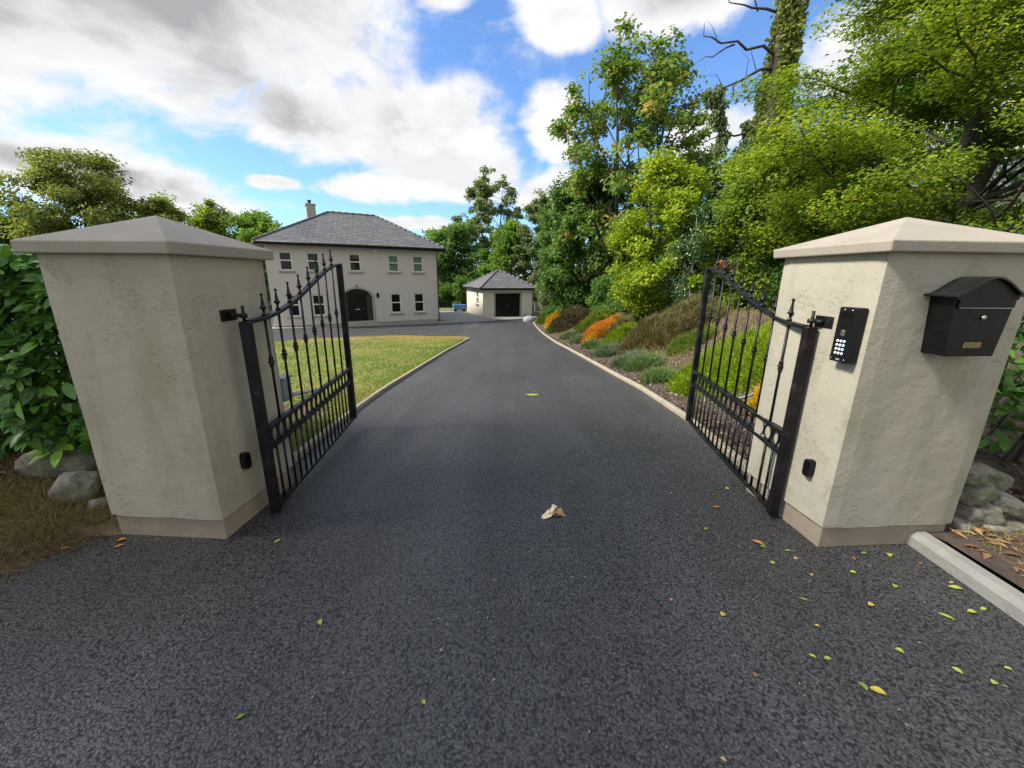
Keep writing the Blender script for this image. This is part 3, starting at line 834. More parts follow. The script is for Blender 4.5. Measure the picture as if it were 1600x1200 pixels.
MB().box(-.02, 4.2, -.02, DP + .02, -.6, .238).box(6.14, W_ + .02, -.02, DP + .02, -.6, .238).box(4.19, 6.15, .17, 1, -.6, .238).build('plinth', M['house_plinth'], H)
for i, (a, c, z0, z1) in enumerate(wins):
    bl = {3: (.0, 'blind'), 4: (.0, 'blind'), 2: (.72, 'curtain')}.get(i)
    window(H, a, c, z0, z1, .07, bl)
# arched surround, recessed door, side lights and fan light
n = 24; ring_o = []; ring_i = []
for k in range(n + 1):
    a = math.pi * k / n
    ring_i.append((5.17 - .97 * math.cos(a), 1.86 + .68 * math.sin(a))); ring_o.append((5.17 - 1.12 * math.cos(a), 1.86 + .82 * math.sin(a)))
prof_o = [(4.05, .30)] + ring_o + [(6.29, .30)]; prof_i = [(4.20, .30)] + ring_i + [(6.14, .30)]
b = MB(); m_ = len(prof_o)
vs = [(x, -.05, z) for x, z in prof_o] + [(x, -.05, z) for x, z in prof_i] + [(x, .01, z) for x, z in prof_o] + [(x, .02, z) for x, z in prof_i]
fs = []
for k in range(m_ - 1): fs += [(k, k + 1, m_ + k + 1, m_ + k), (2 * m_ + k, 2 * m_ + k + 1, k + 1, k), (m_ + k, m_ + k + 1, 3 * m_ + k + 1, 3 * m_ + k)]
b.add(vs, fs); b.build('arch_surround', M['sill'], H)
MB().box(5.11, 5.23, -.10, -.045, 2.70, 2.86, bev=.01).build('keystone_light', M['grey_cover'], H)
y0 = .17
b = MB()
b.box(4.2, 6.14, y0, y0 + .07, 2.20, 2.29); b.box(4.2, 4.26, y0, y0 + .07, .34, 2.2); b.box(6.08, 6.14, y0, y0 + .07, .34, 2.2)
b.box(4.52, 4.62, y0 + .001, y0 + .07, .34, 2.2); b.box(5.66, 5.76, y0 + .001, y0 + .07, .34, 2.2)
b.build('door_frame', M['doorblack'], H)
fan = [(5.17 - .96 * math.cos(math.pi * k / 16), 1.86 + .67 * math.sin(math.pi * k / 16)) for k in range(17)]
fan = [(x, max(z, 2.292)) for x, z in fan if z > 2.2]
fanw = MB().prism(fan, y0 + .03, y0 + .04, 'y').build('fan_light', M['glass'], H)
for xa, xb in ((4.26, 4.52), (5.76, 6.08)): MB().box(xa, xb, y0 + .03, y0 + .04, .40, 2.2).build('side_light', M['glass'], H)
MB().box(4.22, 6.12, y0 + .12, y0 + .14, .34, 2.53).build('hall_curtain', M['curtain'], H)
dr = MB().box(4.62, 5.66, y0 + .012, y0 + .06, .36, 2.2).build('door', M['doorblack'], H)
for cx in (4.88, 5.40):
    for z0, z1 in ((1.86, 2.06), (1.22, 1.76), (.50, 1.02)):
        b = MB().box(cx - .17, cx + .17, y0 + .004, y0 + .014, z0, z1, bev=.004); b.build('door_panel', M['doorblack'], dr)
MB().box(4.98, 5.30, y0 - .006, y0 + .013, 1.10, 1.17, bev=.004).build('letter_plate', M['steel'], dr)
MB().lathe([(.035, 0), (.035, .01), (.02, .03)], n=10).build('knob', M['steel'], dr).matrix_local = Matrix.Translation((5.56, y0 + .012, 1.18)) @ Matrix.Rotation(R(90), 4, 'X')
MB().box(3.95, 6.39, -.75, .165, -.3, .17, bev=.01).build('step', M['sill'], H)
MB().box(4.10, 6.24, -.40, .166, .17, .335, bev=.01).build('step', M['sill'], H)
# coach lamp, bell push, alarm box
lp = MB().box(6.47, 6.55, -.03, .0, 1.95, 2.2, bev=.005).build('wall_lamp', M['fascia'], H)
MB().lathe([(.03, 0), (.075, .03), (.085, .26), (.10, .27), (.02, .36)], (6.51, -.12, 1.92), 6).build('lantern', M['fascia'], lp)
MB().box(6.20, 6.245, -.055, -.045, 1.30, 1.40).build('bell_push', M['frame'], H)
MB().box(6.42, 6.70, -.08, .0, 4.98, 5.12, bev=.02).build('alarm_box', M['frame'], H)
# eaves: soffit and fascia boards, gutter, downpipe
ov = .45
MB().box(-ov, W_ + ov, -ov, DP + ov, EV + .0, EV + .045).build('soffit', M['fascia'], H)
b = MB(); b.box(-ov - .02, W_ + ov + .02, -ov - .021, -ov - .001, EV - .02, EV + .17); b.box(-ov - .02, -ov - .001, -ov, DP + ov, EV - .02, EV + .17); b.box(W_ + ov + .001, W_ + ov + .02, -ov, DP + ov, EV - .02, EV + .17); b.build('fascia', M['fascia'], H)
gutter = [(.055 * math.cos(math.pi + math.pi * k / 8), .055 * math.sin(math.pi + math.pi * k / 8)) for k in range(9)]
MB().tube([(-ov, -ov - .075, EV + .12), (W_ + ov, -ov - .075, EV + .12)], .055, 8).build('gutter', M['fascia'], H)
MB().tube([(W_ - .06, -ov - .05, EV + .05), (W_ - .06, -ov + .05, EV - .08), (W_ - .06, -.06, EV - .3), (W_ - .06, -.06, .05)], .035, 8).build('downpipe', M['fascia'], H)
RF_ = hip_roof(H, -ov - .05, W_ + ov + .05, -ov - .05, DP + ov + .05, EV + .17, 7.9, (4.4, 7.75), 22, .34)
ch = MB().box(2.96, 3.56, 4.2, 5.2, 6.6, 8.28, bev=.01).build('chimney', M['chimney'], RF_)
MB().box(2.92, 3.60, 4.16, 5.24, 8.24, 8.36, bev=.01).build('chimney_cap', M['sill'], RF_)
MB().lathe([(.12, 8.36), (.13, 8.40), (.10, 8.44), (.11, 8.58), (.14, 8.60), (.14, 8.64)], (3.24, 4.7, 0), 10).build('chimney_pot', M['fascia'], RF_)

# ---------------------------------------------------------------- garage
Gr = tag(empty('garage', GO, GTH), 'small cream garage with slate hip roof and black roller door', 'garage')
GW, GD, GE = 4.7, 5.8, 2.36
b = MB(); gd = (1.13, 3.46, 0, 2.02)
wall_panel(b, GW, GE, -.5, [gd], None, 0, .14)
b.add([(GW, 0, -.5), (GW, GD, -.5), (GW, GD, GE), (GW, 0, GE)], [(0, 1, 2, 3)]); b.add([(0, GD, -.5), (GW, GD, -.5), (GW, GD, GE), (0, GD, GE)], [(3, 2, 1, 0)])
b.build('wall', M['garage_wall'], Gr)
side = MB(); wall_panel(side, GD, GE, -.5, [(GD - 2.15, GD - 1.42, 1.06, 2.1)], None, 0, .12)
sp = empty('side_wall', (0, GD, 0), R(-90)); sp.parent = Gr
so = side.build('wall_face', M['garage_wall'], sp)
window(sp, GD - 2.15, GD - 1.42, 1.06, 2.1, .05)
b = MB().box(1.13, 3.46, .13, .18, 0, 2.02); dro = b.build('garage_door', M['fascia'], Gr)
for k in range(9): MB().box(1.15, 3.44, .115, .1295, .01 + k * .222, .215 + k * .222, bev=.004).build('panel', M['doorblack'], dro)
MB().box(2.2, 2.4, .10, .1145, .95, .99, bev=.004).build('handle', M['steel'], dro)
fr_ = MB().box(1.0, 1.128, -.012, .1, 0, 2.15).box(3.462, 3.59, -.012, .1, 0, 2.15).box(1.128, 3.462, -.011, .1, 2.022, 2.15).build('door_surround', M['house_plinth'], Gr)
og = .28
MB().box(-og, GW + og, -og, GD + og, GE, GE + .04).build('soffit', M['fascia'], Gr)
b = MB(); b.box(-og - .02, GW + og + .02, -og - .021, -og - .001, GE - .03, GE + .12); b.box(-og - .02, -og - .001, -og, GD + og, GE - .03, GE + .12); b.box(GW + og + .001, GW + og + .02, -og, GD + og, GE - .03, GE + .12); b.build('fascia', M['fascia'], Gr)
hip_roof(Gr, -og - .05, GW + og + .05, -og - .05, GD + og + .05, GE + .12, 4.02, (2.3, 2.4), 12, .32)
MB().tube([(GW - .05, -og, GE + .02), (GW - .05, -.05, GE - .25), (GW - .05, -.05, 0)], .035, 8).build('downpipe', M['fascia'], Gr)

# neighbour's house glimpsed behind the trees on the right
NH = tag(empty('neighbour_house', (26.9, 24.5, .9), R(-22)), 'grey slate roofed house half hidden behind the tall trees', 'house')
MB().box(0, 12, 0, 8, -3, 5.35).build('wall', M['garage_wall'], NH)
MB().box(-.3, 12.3, -.3, 8.3, 5.35, 5.50).build('soffit', M['frame'], NH)
hip_roof(NH, -.4, 12.4, -.4, 8.4, 5.50, 9.2, (4.2, 8), 18, .34)

# blue bin trailer and white builder's bag
t = tag(empty('storage_bin', (-5.35, 40.4, -1.87), R(18)), 'blue lidded bin on small wheels between the house and the garage', 'bin')
M['blue'] = simple('blue plastic', (0.10, 0.20, 0.42), (0.085, 0.17, 0.36), 0.45, 5)
M['bag'] = simple('white woven bag', (0.3488, 0.3431, 0.3262), (0.2700, 0.2644, 0.2531), 0.8, 9, 0.6, 18, bdist=.03)
MB().box(-.62, .62, -.3, .3, .14, .58, bev=.03).build('body', M['blue'], t)
MB().box(-.66, .66, -.34, .34, .58, .68, bev=.03).build('lid', M['blue'], t)
wh = shared('wheel', MB().lathe([(.05, -.035), (.13, -.03), (.13, .03), (.05, .035)], n=14), M['fascia'])
for x in (-.45, .45):
    for y in (-.31, .31):
        o = link('wheel', wh, None, t); o.location = (x, y, .13); o.rotation_euler = (R(90), 0, 0)
# builder's bag, slumped, loops on its rim
t = tag(empty('bulk_bag', (1.30, 32.4, float(D(32.4)))), 'slumped white builder bag lying by the garage door', 'bag')
V = []; F = []; n, m = 28, 12
for j in range(m + 1):
    v = j / m
    for i in range(n):
        a = 2 * math.pi * i / n
        rr = (1 - abs(v * 1.0) ** 3.2 * .75) * (1 + .09 * math.sin(3 * a + 1) + .05 * math.sin(7 * a + 5 * v))
        ex = .6
        c, s_ = math.cos(a), math.sin(a)
        V.append((.44 * rr * math.copysign(abs(c) ** ex, c), .40 * rr * math.copysign(abs(s_) ** ex, s_),   .42 * v * (1 - .12 * math.cos(2 * a + 1)) - (.09 if j == m else 0)))
for j in range(m):
    for i in range(n): F.append((j * n + i, j * n + (i + 1) % n, (j + 1) * n + (i + 1) % n, (j + 1) * n + i))
F.append(tuple(m * n + i for i in range(n)))
MB().add(V, F, 0, True).build('sack', M['bag'], t)
for a in (.4, 2.0, 3.6, 5.2):
    x, y = .3 * math.cos(a), .22 * math.sin(a)
    MB().tube([(x - .09, y, .40), (x - .06, y, .52), (x + .06, y, .52), (x + .09, y, .40)], .022, 5).build('loop', M['fascia'], t)

# ---------------------------------------------------------------- foliage helpers
def unit(v): return v / np.maximum(np.linalg.norm(v, axis=1, keepdims=True), 1e-9)
def leaf_cloud(P, size, asp, rnd, out=None, droop=.25, flat=.6, jit=.35):
    """P (n,3) leaf bases; folded diamond leaves. flat: how much leaves lie level."""
    n = len(P)
    nrm = rng.normal(size=(n, 3)); nrm = unit(nrm) * (1 - flat); nrm[:, 2] += flat * 1.2; nrm = unit(nrm)
    ax = rng.normal(size=(n, 3))
    if out is not None: ax = ax * .8 + out * 1.0
    ax = ax - nrm * (ax * nrm).sum(1, keepdims=True); ax = unit(ax); ax[:, 2] -= droop; ax = unit(ax)
    sd = unit(np.cross(nrm, ax)); nr2 = np.cross(ax, sd)
    L = (size * (1 + jit * (rng.random(n) * 2 - 1)))[:, None]; W = L * asp
    V = np.empty((n, 4, 3))
    V[:, 0] = P; V[:, 1] = P + ax * L * .45 + sd * W * .5 + nr2 * W * .16; V[:, 2] = P + ax * L - nr2 * L * .08; V[:, 3] = P + ax * L * .45 - sd * W * .5 + nr2 * W * .16
    F = np.arange(n * 4).reshape(n, 4)
    return V.reshape(-1, 3), F, rnd
def ball(n):
    v = unit(rng.normal(size=(n, 3))); return v * (rng.random((n, 1)) ** .45)

def tree(name, label, base, h, rx, ry, cb, leaves, size, mat, bark='bark', trunk_r=.16, limbs=16, subs=4, lean=(0, 0), top=.35, low=.45, clump=.16, asp=.62, droop=.3,
         flat=.5, group=None, cat='tree', forks=1, tint=.0, seed=None, bare=0.0, spread=.75, cflat=.7, wood_k=1.0, inner=.72, pw=.62, gap=None):
    """tapered trunk, limbs and sub-limbs; leaves gather in clumps round the twigs"""
    lr = random.Random(seed if seed is not None else len(bpy.data.objects))
    bx, by, bz = base
    root = tag(empty(name, base), label, cat, group)
    wood = MB(); cl = []
    H = h
    def path(p, q, k, wob, sag=0):
        p, q = Vector(p), Vector(q); L = (q - p).length; out = []
        ph = [lr.uniform(-1, 1) for _ in range(6)]
        for i in range(k + 1):
            t = i / k; e = math.sin(math.pi * t) * L * wob
            out.append(p.lerp(q, t) + Vector((ph[0] * e + ph[3] * e * math.sin(5 * t), ph[1] * e + ph[4] * e * math.cos(4 * t), ph[2] * e * .5 - sag * L * math.sin(math.pi * t * .5) * t)))
        return out
    def env(s):
        """crown radius fraction at relative height s of the crown"""
        s = min(max(s, 0), 1)
        return max(.05, min(1, (s + .12) / low) ** .7 * min(1, (1.02 - s) / (1 - top)) ** pw) if True else 1
    trunks = []
    for f in range(forks):
        a = 2 * math.pi * f / max(forks, 1) + lr.random()
        sp = .0 if forks == 1 else .22 * rx
        tip = (lean[0] + math.cos(a) * sp * 2, lean[1] + math.sin(a) * sp * 2, H * (.93 - .04 * f))
        st = (0 if forks == 1 else math.cos(a) * trunk_r * .7, 0 if forks == 1 else math.sin(a) * trunk_r * .7, -.4)
        pts = path(st, tip, 9, .035)
        r0 = trunk_r * (1 if forks == 1 else .75)
        rad = [r0 * (1.25 if i == 0 else 1) * (1 - i / 9.6) ** .8 for i in range(10)]
        wood.tube(pts, rad, 8); trunks.append((pts, rad))
    ga = lr.random() * 6.28
    for i in range(limbs):
        pts, rad = trunks[i % forks]
        s = (i + .5 + lr.uniform(-.4, .4)) / limbs                     # where in the crown this limb ends
        zc = cb + (H - cb) * s
        ga += 2.39996 + lr.uniform(-.35, .35)
        er = env(s) * lr.uniform(inner, 1.08)
        cx, cy = lean[0] * zc / H, lean[1] * zc / H
        end = Vector((cx + math.cos(ga) * rx * er, cy + math.sin(ga) * ry * er, zc + lr.uniform(-.03, .05) * H))
        hr = math.hypot(end.x - cx, end.y - cy)
        z0 = max(cb * .55, zc - hr * spread - lr.uniform(0, .06) * H); z0 = min(z0, H * .9)
        k = min(8, max(1, int((z0 + .4) / (H * .93 + .4) * 9)))
        st = pts[k]
        lp = path(st, end, 6, .10, -.05)
        lr0 = max(.012, rad[k] * lr.uniform(.42, .6) * wood_k)
        wood.tube(lp, [lr0 * (1 - j / 7) + .004 for j in range(7)], 5, caps=False)
        ends = [(lp[-1], 1.0), (lp[4], .8)]
        for j in range(subs):
            t = lr.uniform(.35, .95); p = lp[int(t * 6)]
            dirv = Vector((math.cos(ga + lr.uniform(-1.3, 1.3)), math.sin(ga + lr.uniform(-1.3, 1.3)), lr.uniform(-.25, .8))).normalized()
            L = lr.uniform(.22, .42) * max(rx, ry) * (.55 + .45 * er)
            q = p + dirv * L
            sp_ = path(p, q, 3, .1)
            wood.tube(sp_, [lr0 * .45 * (1 - u / 4) + .004 for u in range(4)], 4, caps=False)
            ends += [(q, 1.0), (sp_[2], .7)]
        if lr.random() < bare: continue
        cl += ends
    wood.build('trunk', M[bark], root)
    n = len(cl); wts = np.array([w * lr.uniform(.35, 1.6) for _, w in cl]); wts /= wts.sum()
    cen = np.array([tuple(c) for c, _ in cl]); cnt = rng.multinomial(leaves, wts)
    idx = np.repeat(np.arange(n), cnt)
    cr = (np.array([lr.uniform(.6, 1.35) for _ in range(n)]) * clump * max(rx, ry) * 1.0)[idx][:, None]
    off = ball(len(idx)); off[:, 2] *= cflat
    P = cen[idx] + off * cr
    if gap:                                                 # an open window in the crown
        a_, b_, r_ = np.array(gap[0]) - np.array(base), np.array(gap[1]) - np.array(base), gap[2]
        u_ = np.clip(((P - a_) @ (b_ - a_)) / ((b_ - a_) @ (b_ - a_)), 0, 1)[:, None]
        kp = np.linalg.norm(P - a_ - (b_ - a_) * u_, axis=1) > r_ * (.7 + .6 * rng.random(len(P)))
        P = P[kp]; idx = idx[kp]
    ctr = np.array([lean[0] * .6, lean[1] * .6, cb + (H - cb) * .45])
    out = unit(P - ctr)
    cv = np.array([lr.gauss(0, .2) for _ in range(n)])[idx]
    rnd = np.clip(.48 + tint + cv + rng.normal(size=len(idx)) * .16, 0, 1)
    V, F, rnd = leaf_cloud(P, size, asp, rnd, out, droop, flat)
    link('crown', np_mesh('crown', V, F, rnd), M[mat], root)
    return root

def shrub(name, label, base, rx, ry, h, leaves, size, mat, group=None, cat='shrub', asp=.55, droop=.15, flat=.35, clumps=26, stems=7, bark='bark', rz=0, tint=0):
    lr = random.Random(len(bpy.data.objects) * 3 + 1)
    root = tag(empty(name, base, rz), label, cat, group)
    b = MB(); cen = []; rad = []
    for i in range(clumps):
        a = lr.uniform(0, 6.283); v = lr.random() ** .8; ev = math.sqrt(max(.05, 1 - (v * .93) ** 2))
        q = ev * lr.uniform(.35, .9)
        cen.append((rx * q * math.cos(a), ry * q * math.sin(a), h * (v * .86 + .06))); rad.append(lr.uniform(.2, .42))
    for i in range(stems):
        c = cen[lr.randrange(len(cen))]
        b.tube([(c[0] * .12, c[1] * .12, -.3), (c[0] * .45, c[1] * .45, c[2] * .5), (c[0] * .9, c[1] * .9, c[2])], [.03, .02, .008], 5, caps=False)
    b.build('stems', M[bark], root)
    cen = np.array(cen); idx = rng.integers(0, clumps, leaves)
    off = ball(leaves) * np.array([rx, ry, h * .6])[None] * (np.array(rad)[idx])[:, None]
    P = cen[idx] + off; P[:, 2] = np.abs(P[:, 2])
    cv = np.array([lr.gauss(0, .15) for _ in range(clumps)])[idx]
    rnd = np.clip(.5 + tint + cv + rng.normal(size=leaves) * .17, 0, 1)
    V, F, rnd = leaf_cloud(P, size, asp, rnd, unit(P - np.array([0, 0, h * .2])), droop, flat)
    link('leaves', np_mesh('leaves', V, F, rnd), M[mat], root)
    return root

def mound(name, label, x, y, rx, ry, h, rz, mat, blades, length, width, cat='heather', group=None, up=.55, tint=0, two=None):
    """low cushion: many fine upright sprigs over an uneven dome that follows the bank"""
    z0 = float(bank_z(x, y))
    root = tag(empty(name, (x, y, z0)), label, cat, group)
    ca, sa = math.cos(rz), math.sin(rz)
    ph = rng.random(6) * 6.28
    def surf(u, v):
        r = np.hypot(u, v); th = np.arctan2(v, u)
        k = 1 + .10 * np.sin(2 * th + ph[0]) + .08 * np.sin(3 * th + ph[1]) + .05 * np.sin(5 * th + ph[2])
        lx, ly = u * rx * k, v * ry * k
        X, Y = ca * lx - sa * ly, sa * lx + ca * ly
        dome = np.maximum(0, 1 - np.clip(r, 0, 1) ** 2.4) ** .62
        lump_ = 1 + .13 * np.sin(5 * u + ph[3]) * np.cos(4 * v + ph[4]) + .10 * np.sin(11 * u + 3 * v + ph[5]) + .09 * np.sin(17 * v - 9 * u + ph[0]) * np.cos(14 * u + ph[2])
        return X, Y, (bank_z(x + X, y + Y) - z0) + h * dome * lump_ - .02
    rr, tt = np.meshgrid(np.linspace(0, 1, 14), np.linspace(0, 2 * math.pi, 33))
    X, Y, Z = surf(rr * np.cos(tt), rr * np.sin(tt))
    V = np.stack([X.ravel(), Y.ravel(), Z.ravel() - .02], 1); i = np.arange(V.shape[0]).reshape(X.shape)
    F = np.stack([i[:-1, :-1].ravel(), i[:-1, 1:].ravel(), i[1:, 1:].ravel(), i[1:, :-1].ravel()], 1)
    link('cushion', np_mesh('cushion', V, F, np.clip(.32 + rng.normal(size=len(F)) * .1, 0, 1), True), M[mat], root)
    n = blades
    r = np.sqrt(rng.random(n)); t = rng.random(n) * 6.283
    u, v = r * np.cos(t), r * np.sin(t)
    X, Y, Z = surf(u, v)
    P = np.stack([X, Y, Z], 1)
    d = unit(np.stack([X, Y, np.full(n, 1e-3)], 1)) * (r[:, None] * 1.0) + rng.normal(size=(n, 3)) * .42 + np.array([0, 0, up * 1.6])
    width = width * 1.5; d = unit(d); L = (length * np.where(rng.random(n) < .12, rng.uniform(1.2, 2.1, n), rng.uniform(.5, 1.25, n)))[:, None]; s = unit(np.cross(d, rng.normal(size=(n, 3))))
    V = np.empty((n, 3, 3)); V[:, 0] = P - s * width * .5; V[:, 1] = P + s * width * .5; V[:, 2] = P + d * L
    patch = .14 * np.sin(4 * u + ph[0]) * np.sin(3.4 * v + ph[1]) + .13 * np.sin(15 * u + 4 * v + ph[2]) * np.sin(13 * v - 5 * u + ph[3])
    rnd = np.clip(.5 + tint + patch + rng.normal(size=n) * .26 + (0 if two is None else two * (v)), 0, 1)
    link('sprigs', np_mesh('sprigs', V.reshape(-1, 3), np.arange(3 * n).reshape(n, 3), rnd), M[mat], root)
    return root

# leaf and sprig colours
M['l_green'] = leafmat('mid green leaves', greens((.030, .062, .012), (.060, .115, .020), (.115, .185, .032)))
M['l_dark'] = leafmat('dark green leaves', greens((.018, .040, .012), (.036, .075, .018), (.075, .125, .030)), .5, gain=2.8)
M['l_yellow'] = leafmat('yellow green leaves', greens((.075, .125, .012), (.145, .205, .016), (.28, .33, .030)), .5, gain=1.7)
M['l_fresh'] = leafmat('fresh green fine leaves', greens((.032, .064, .009), (.078, .122, .014), (.185, .222, .026)), .5)
M['l_grey'] = leafmat('grey green leaves', greens((.040, .060, .028), (.075, .105, .045), (.13, .16, .07)), .5, gain=2.3)
M['l_olive'] = leafmat('olive green leaves', greens((.045, .062, .014), (.085, .110, .026), (.15, .165, .045)), .45)
M['l_syc'] = leafmat('sycamore leaves', [(0, (.035, .068, .014)), (.55, (.070, .118, .024)), (.85, (.125, .165, .038)), (1, (.22, .15, .06))], .45)
M['l_holly'] = leafmat('glossy dark leaves', greens((.012, .030, .010), (.024, .052, .015), (.05, .085, .028)), .12, .32, .5)
M['l_laurel'] = leafmat('laurel leaves', greens((.020, .052, .010), (.042, .100, .016), (.11, .21, .024)), .28, .36, .5, 2.4)
M['l_rust'] = leafmat('dead rust leaves', greens((.10, .035, .018), (.17, .06, .03), (.25, .11, .05)), .2)
M['h_bright'] = mat_heather('bright green heather', greens((.085, .15, .008), (.16, .245, .012), (.26, .33, .03)), .35)
M['h_green'] = mat_heather('green heather', greens((.050, .085, .014), (.105, .155, .020), (.18, .22, .035)), .3)
M['h_brown'] = mat_heather('faded brown heather', [(0, (.055, .042, .022)), (.4, (.12, .092, .045)), (.75, (.17, .145, .06)), (1, (.15, .17, .055))], .2)
M['h_dark'] = mat_heather('dark brown heather', [(0, (.035, .028, .018)), (.5, (.075, .060, .034)), (1, (.12, .12, .05))], .2)
M['h_orange'] = mat_heather('orange heather', [(0, (.30, .26, .02)), (.35, (.46, .25, .025)), (.7, (.52, .16, .03)), (1, (.48, .08, .03))], .3)
M['h_gold'] = mat_heather('golden heather', [(0, (.26, .24, .02)), (.5, (.46, .30, .02)), (1, (.55, .26, .03))], .3)
M['h_lav'] = mat_heather('grey green lavender', greens((.075, .110, .060), (.13, .175, .095), (.21, .245, .155)), .25)
M['h_tuft'] = mat_heather('green lavender tuft', greens((.06, .11, .03), (.115, .185, .06), (.20, .26, .11)), .25)
M['dry'] = mat_heather('dry grass', greens((.12, .095, .045), (.22, .175, .085), (.34, .28, .15)), .3)
M['verge_grass'] = mat_heather('verge thatch', [(0, (.10, .072, .040)), (.4, (.21, .16, .078)), (.72, (.15, .165, .048)), (1, (.33, .28, .14))], .2)
M['grass'] = mat_heather('lawn grass', greens((.085, .150, .018), (.17, .225, .032), (.32, .27, .085)), .35)

# ---------------------------------------------------------------- trees on the right
def bz(x, y): return float(T(x, y)) - .1
SEEN = 'trees on the bank'
def tr(x, y, h, *a, **k): return tree('tree', a[0], (x, y, bz(x, y)), h, *a[1:], **k)
# the big fine leaved tree over the right pillar
tr(9.3, 9.4, 11.5, 'large fresh green fine leaved tree spreading over the mailbox pillar', 5.3, 5.0, 1.0, 330000, .082, 'l_fresh', trunk_r=.25, wood_k=.5, inner=.3, limbs=90, subs=5, top=.08, pw=.95, low=.18, clump=.135, forks=2, flat=.72, droop=.3, cat='tree', group=SEEN, spread=.35, cflat=.34, seed=5, lean=(2.0, 0), gap=((6.0, 5.3, 2.75), (14.2, 12.5, 4.35), .62))
tr(5.2, 14.2, 5.0, 'bushy yellow green tree between the tall sycamore and the dark holly', 2.1, 2.0, .5, 46000, .115, 'l_yellow', trunk_r=.10, limbs=22, subs=5, clump=.22, group=SEEN, forks=2, seed=8)
tr(7.6, 12.2, 4.4, 'light green bushy tree leaning out beside the large fine leaved tree', 2.4, 2.0, .8, 46000, .10, 'l_fresh', trunk_r=.10, limbs=22, subs=5, clump=.2, group=SEEN, forks=2, seed=9, tint=.1)
tr(6.7, 25.0, 14.2, 'tall open crowned sycamore with seed clusters near its top', 4.0, 3.9, 3.2, 30000, .24, 'l_syc', trunk_r=.26, limbs=46, subs=6, top=.55, low=.35, clump=.15, group=SEEN, forks=2, seed=21, droop=.45, spread=.9)
tr(4.7, 27.0, 8.9, 'dense dark green round tree standing left of the tall sycamore', 3.1, 3.0, .9, 48000, .21, 'l_dark', trunk_r=.22, limbs=30, subs=5, clump=.22, group=SEEN, seed=31, top=.5)
tr(2.5, 43.0, 11.6, 'pale trunked loose birch behind the dark round tree', 2.3, 2.3, 2.5, 24000, .25, 'l_grey', bark='palebark', trunk_r=.14, limbs=24, subs=5, clump=.2, group=SEEN, forks=2, seed=41, droop=.6)
tr(-.2, 46.0, 8.6, 'mid green tree rising right behind the garage roof', 3.6, 3.3, 1.0, 24000, .32, 'l_green', trunk_r=.2, limbs=24, subs=4, clump=.22, group=SEEN, seed=51)
tr(-3.2, 60.0, 17.0, 'tall thin grey green tree rising highest behind the garage', 4.2, 4.0, 7.0, 17000, .36, 'l_grey', trunk_r=.26, limbs=26, subs=4, clump=.15, group=SEEN, seed=61, forks=2, top=.5)
tr(-7.4, 52.0, 9.4, 'dark green tree standing close to the right wall of the house', 4.4, 4.0, .8, 26000, .36, 'l_dark', trunk_r=.24, limbs=26, subs=4, clump=.22, group=SEEN, seed=71)
tr(-11.5, 58.0, 9.0, 'dark tree mostly hidden behind the right end of the house', 4.4, 4.0, .8, 12000, .36, 'l_green', trunk_r=.24, limbs=22, subs=4, clump=.22, group=SEEN, seed=72)
tr(6.6, 50.0, 11.4, 'green tree far back between the birch and the sycamore', 4.0, 3.6, .8, 13000, .32, 'l_green', trunk_r=.24, limbs=24, subs=4, clump=.22, group=SEEN, seed=73)
tr(12.4, 27.0, 8.4, 'shady dark tree behind the yellow green tree', 3.6, 3.4, .4, 18000, .22, 'l_dark', trunk_r=.2, limbs=24, subs=4, clump=.24, group=SEEN, seed=74)
tr(12.0, 18.0, 6.6, 'dense green tree behind the light green bushy one', 3.6, 3.0, .4, 20000, .17, 'l_green', trunk_r=.2, limbs=24, subs=4, clump=.24, group=SEEN, seed=75)
tr(17.4, 18.5, 4.4, 'dark leafy tree in shade right of the twin trunks', 4.4, 3.6, .4, 16000, .20, 'l_dark', trunk_r=.2, limbs=24, subs=4, clump=.24, group=SEEN, seed=76)
tr(15.8, 9.4, 2.6, 'dark green tree behind the cap of the mailbox pillar', 3.6, 2.8, .2, 22000, .14, 'l_dark', trunk_r=.14, limbs=24, subs=4, clump=.24, group=SEEN, seed=77)

tr(13.6, 15.4, 8.6, 'dense dark tree standing behind the large fine leaved tree', 3.7, 3.4, .3, 34000, .17, 'l_dark', trunk_r=.22, limbs=34, subs=4, inner=.4, clump=.24, group=SEEN, seed=78)
# ivy clad leaning trunk with bare side branches
iv = tag(empty('ivy_tree', (9.2, 16.0, bz(9.2, 16))), 'tall dead trunk wrapped in ivy with bare branches to its left', 'tree')
b = MB()
tpts = [(.25, 0, -.4), (.15, .1, 2.5), (.0, .0, 5.2), (-.08, .1, 7.2), (-.02, .05, 9.2), (-.1, .1, 11), (.05, 0, 13.5), (.1, .1, 16)]
b.tube(tpts, [.5, .44, .40, .38, .35, .32, .26, .15], 10)
M['darkbark'] = simple('dark rough bark', (.040, .031, .022), (.018, .014, .010), .95, 5, .9, 14, bdist=.05)
b.build('trunk', M['darkbark'], iv)
bw_ = MB()
def limb(pts, r0): bw_.tube(pts, [r0 * .7 * (1 - .85 * i / (len(pts) - 1)) for i in range(len(pts))], 6, caps=False)
limb([(-0.2, 0.1, 8.53), (-0.85, -0.1, 8.78), (-1.3, 0.1, 8.75), (-1.74, -0.1, 8.9), (-2.2, 0.1, 8.93), (-2.62, -0.1, 9.0), (-2.82, 0.1, 9.13), (-2.92, -0.1, 9.38)], 0.085)
limb([(-1.74, 0.1, 8.9), (-2.1, -0.1, 8.71), (-2.44, 0.1, 8.53), (-2.75, -0.1, 8.45), (-3.01, 0.1, 8.33)], 0.045)
limb([(-2.3, 0.1, 8.93), (-2.6, -0.1, 9.23), (-2.75, 0.1, 9.58)], 0.022)
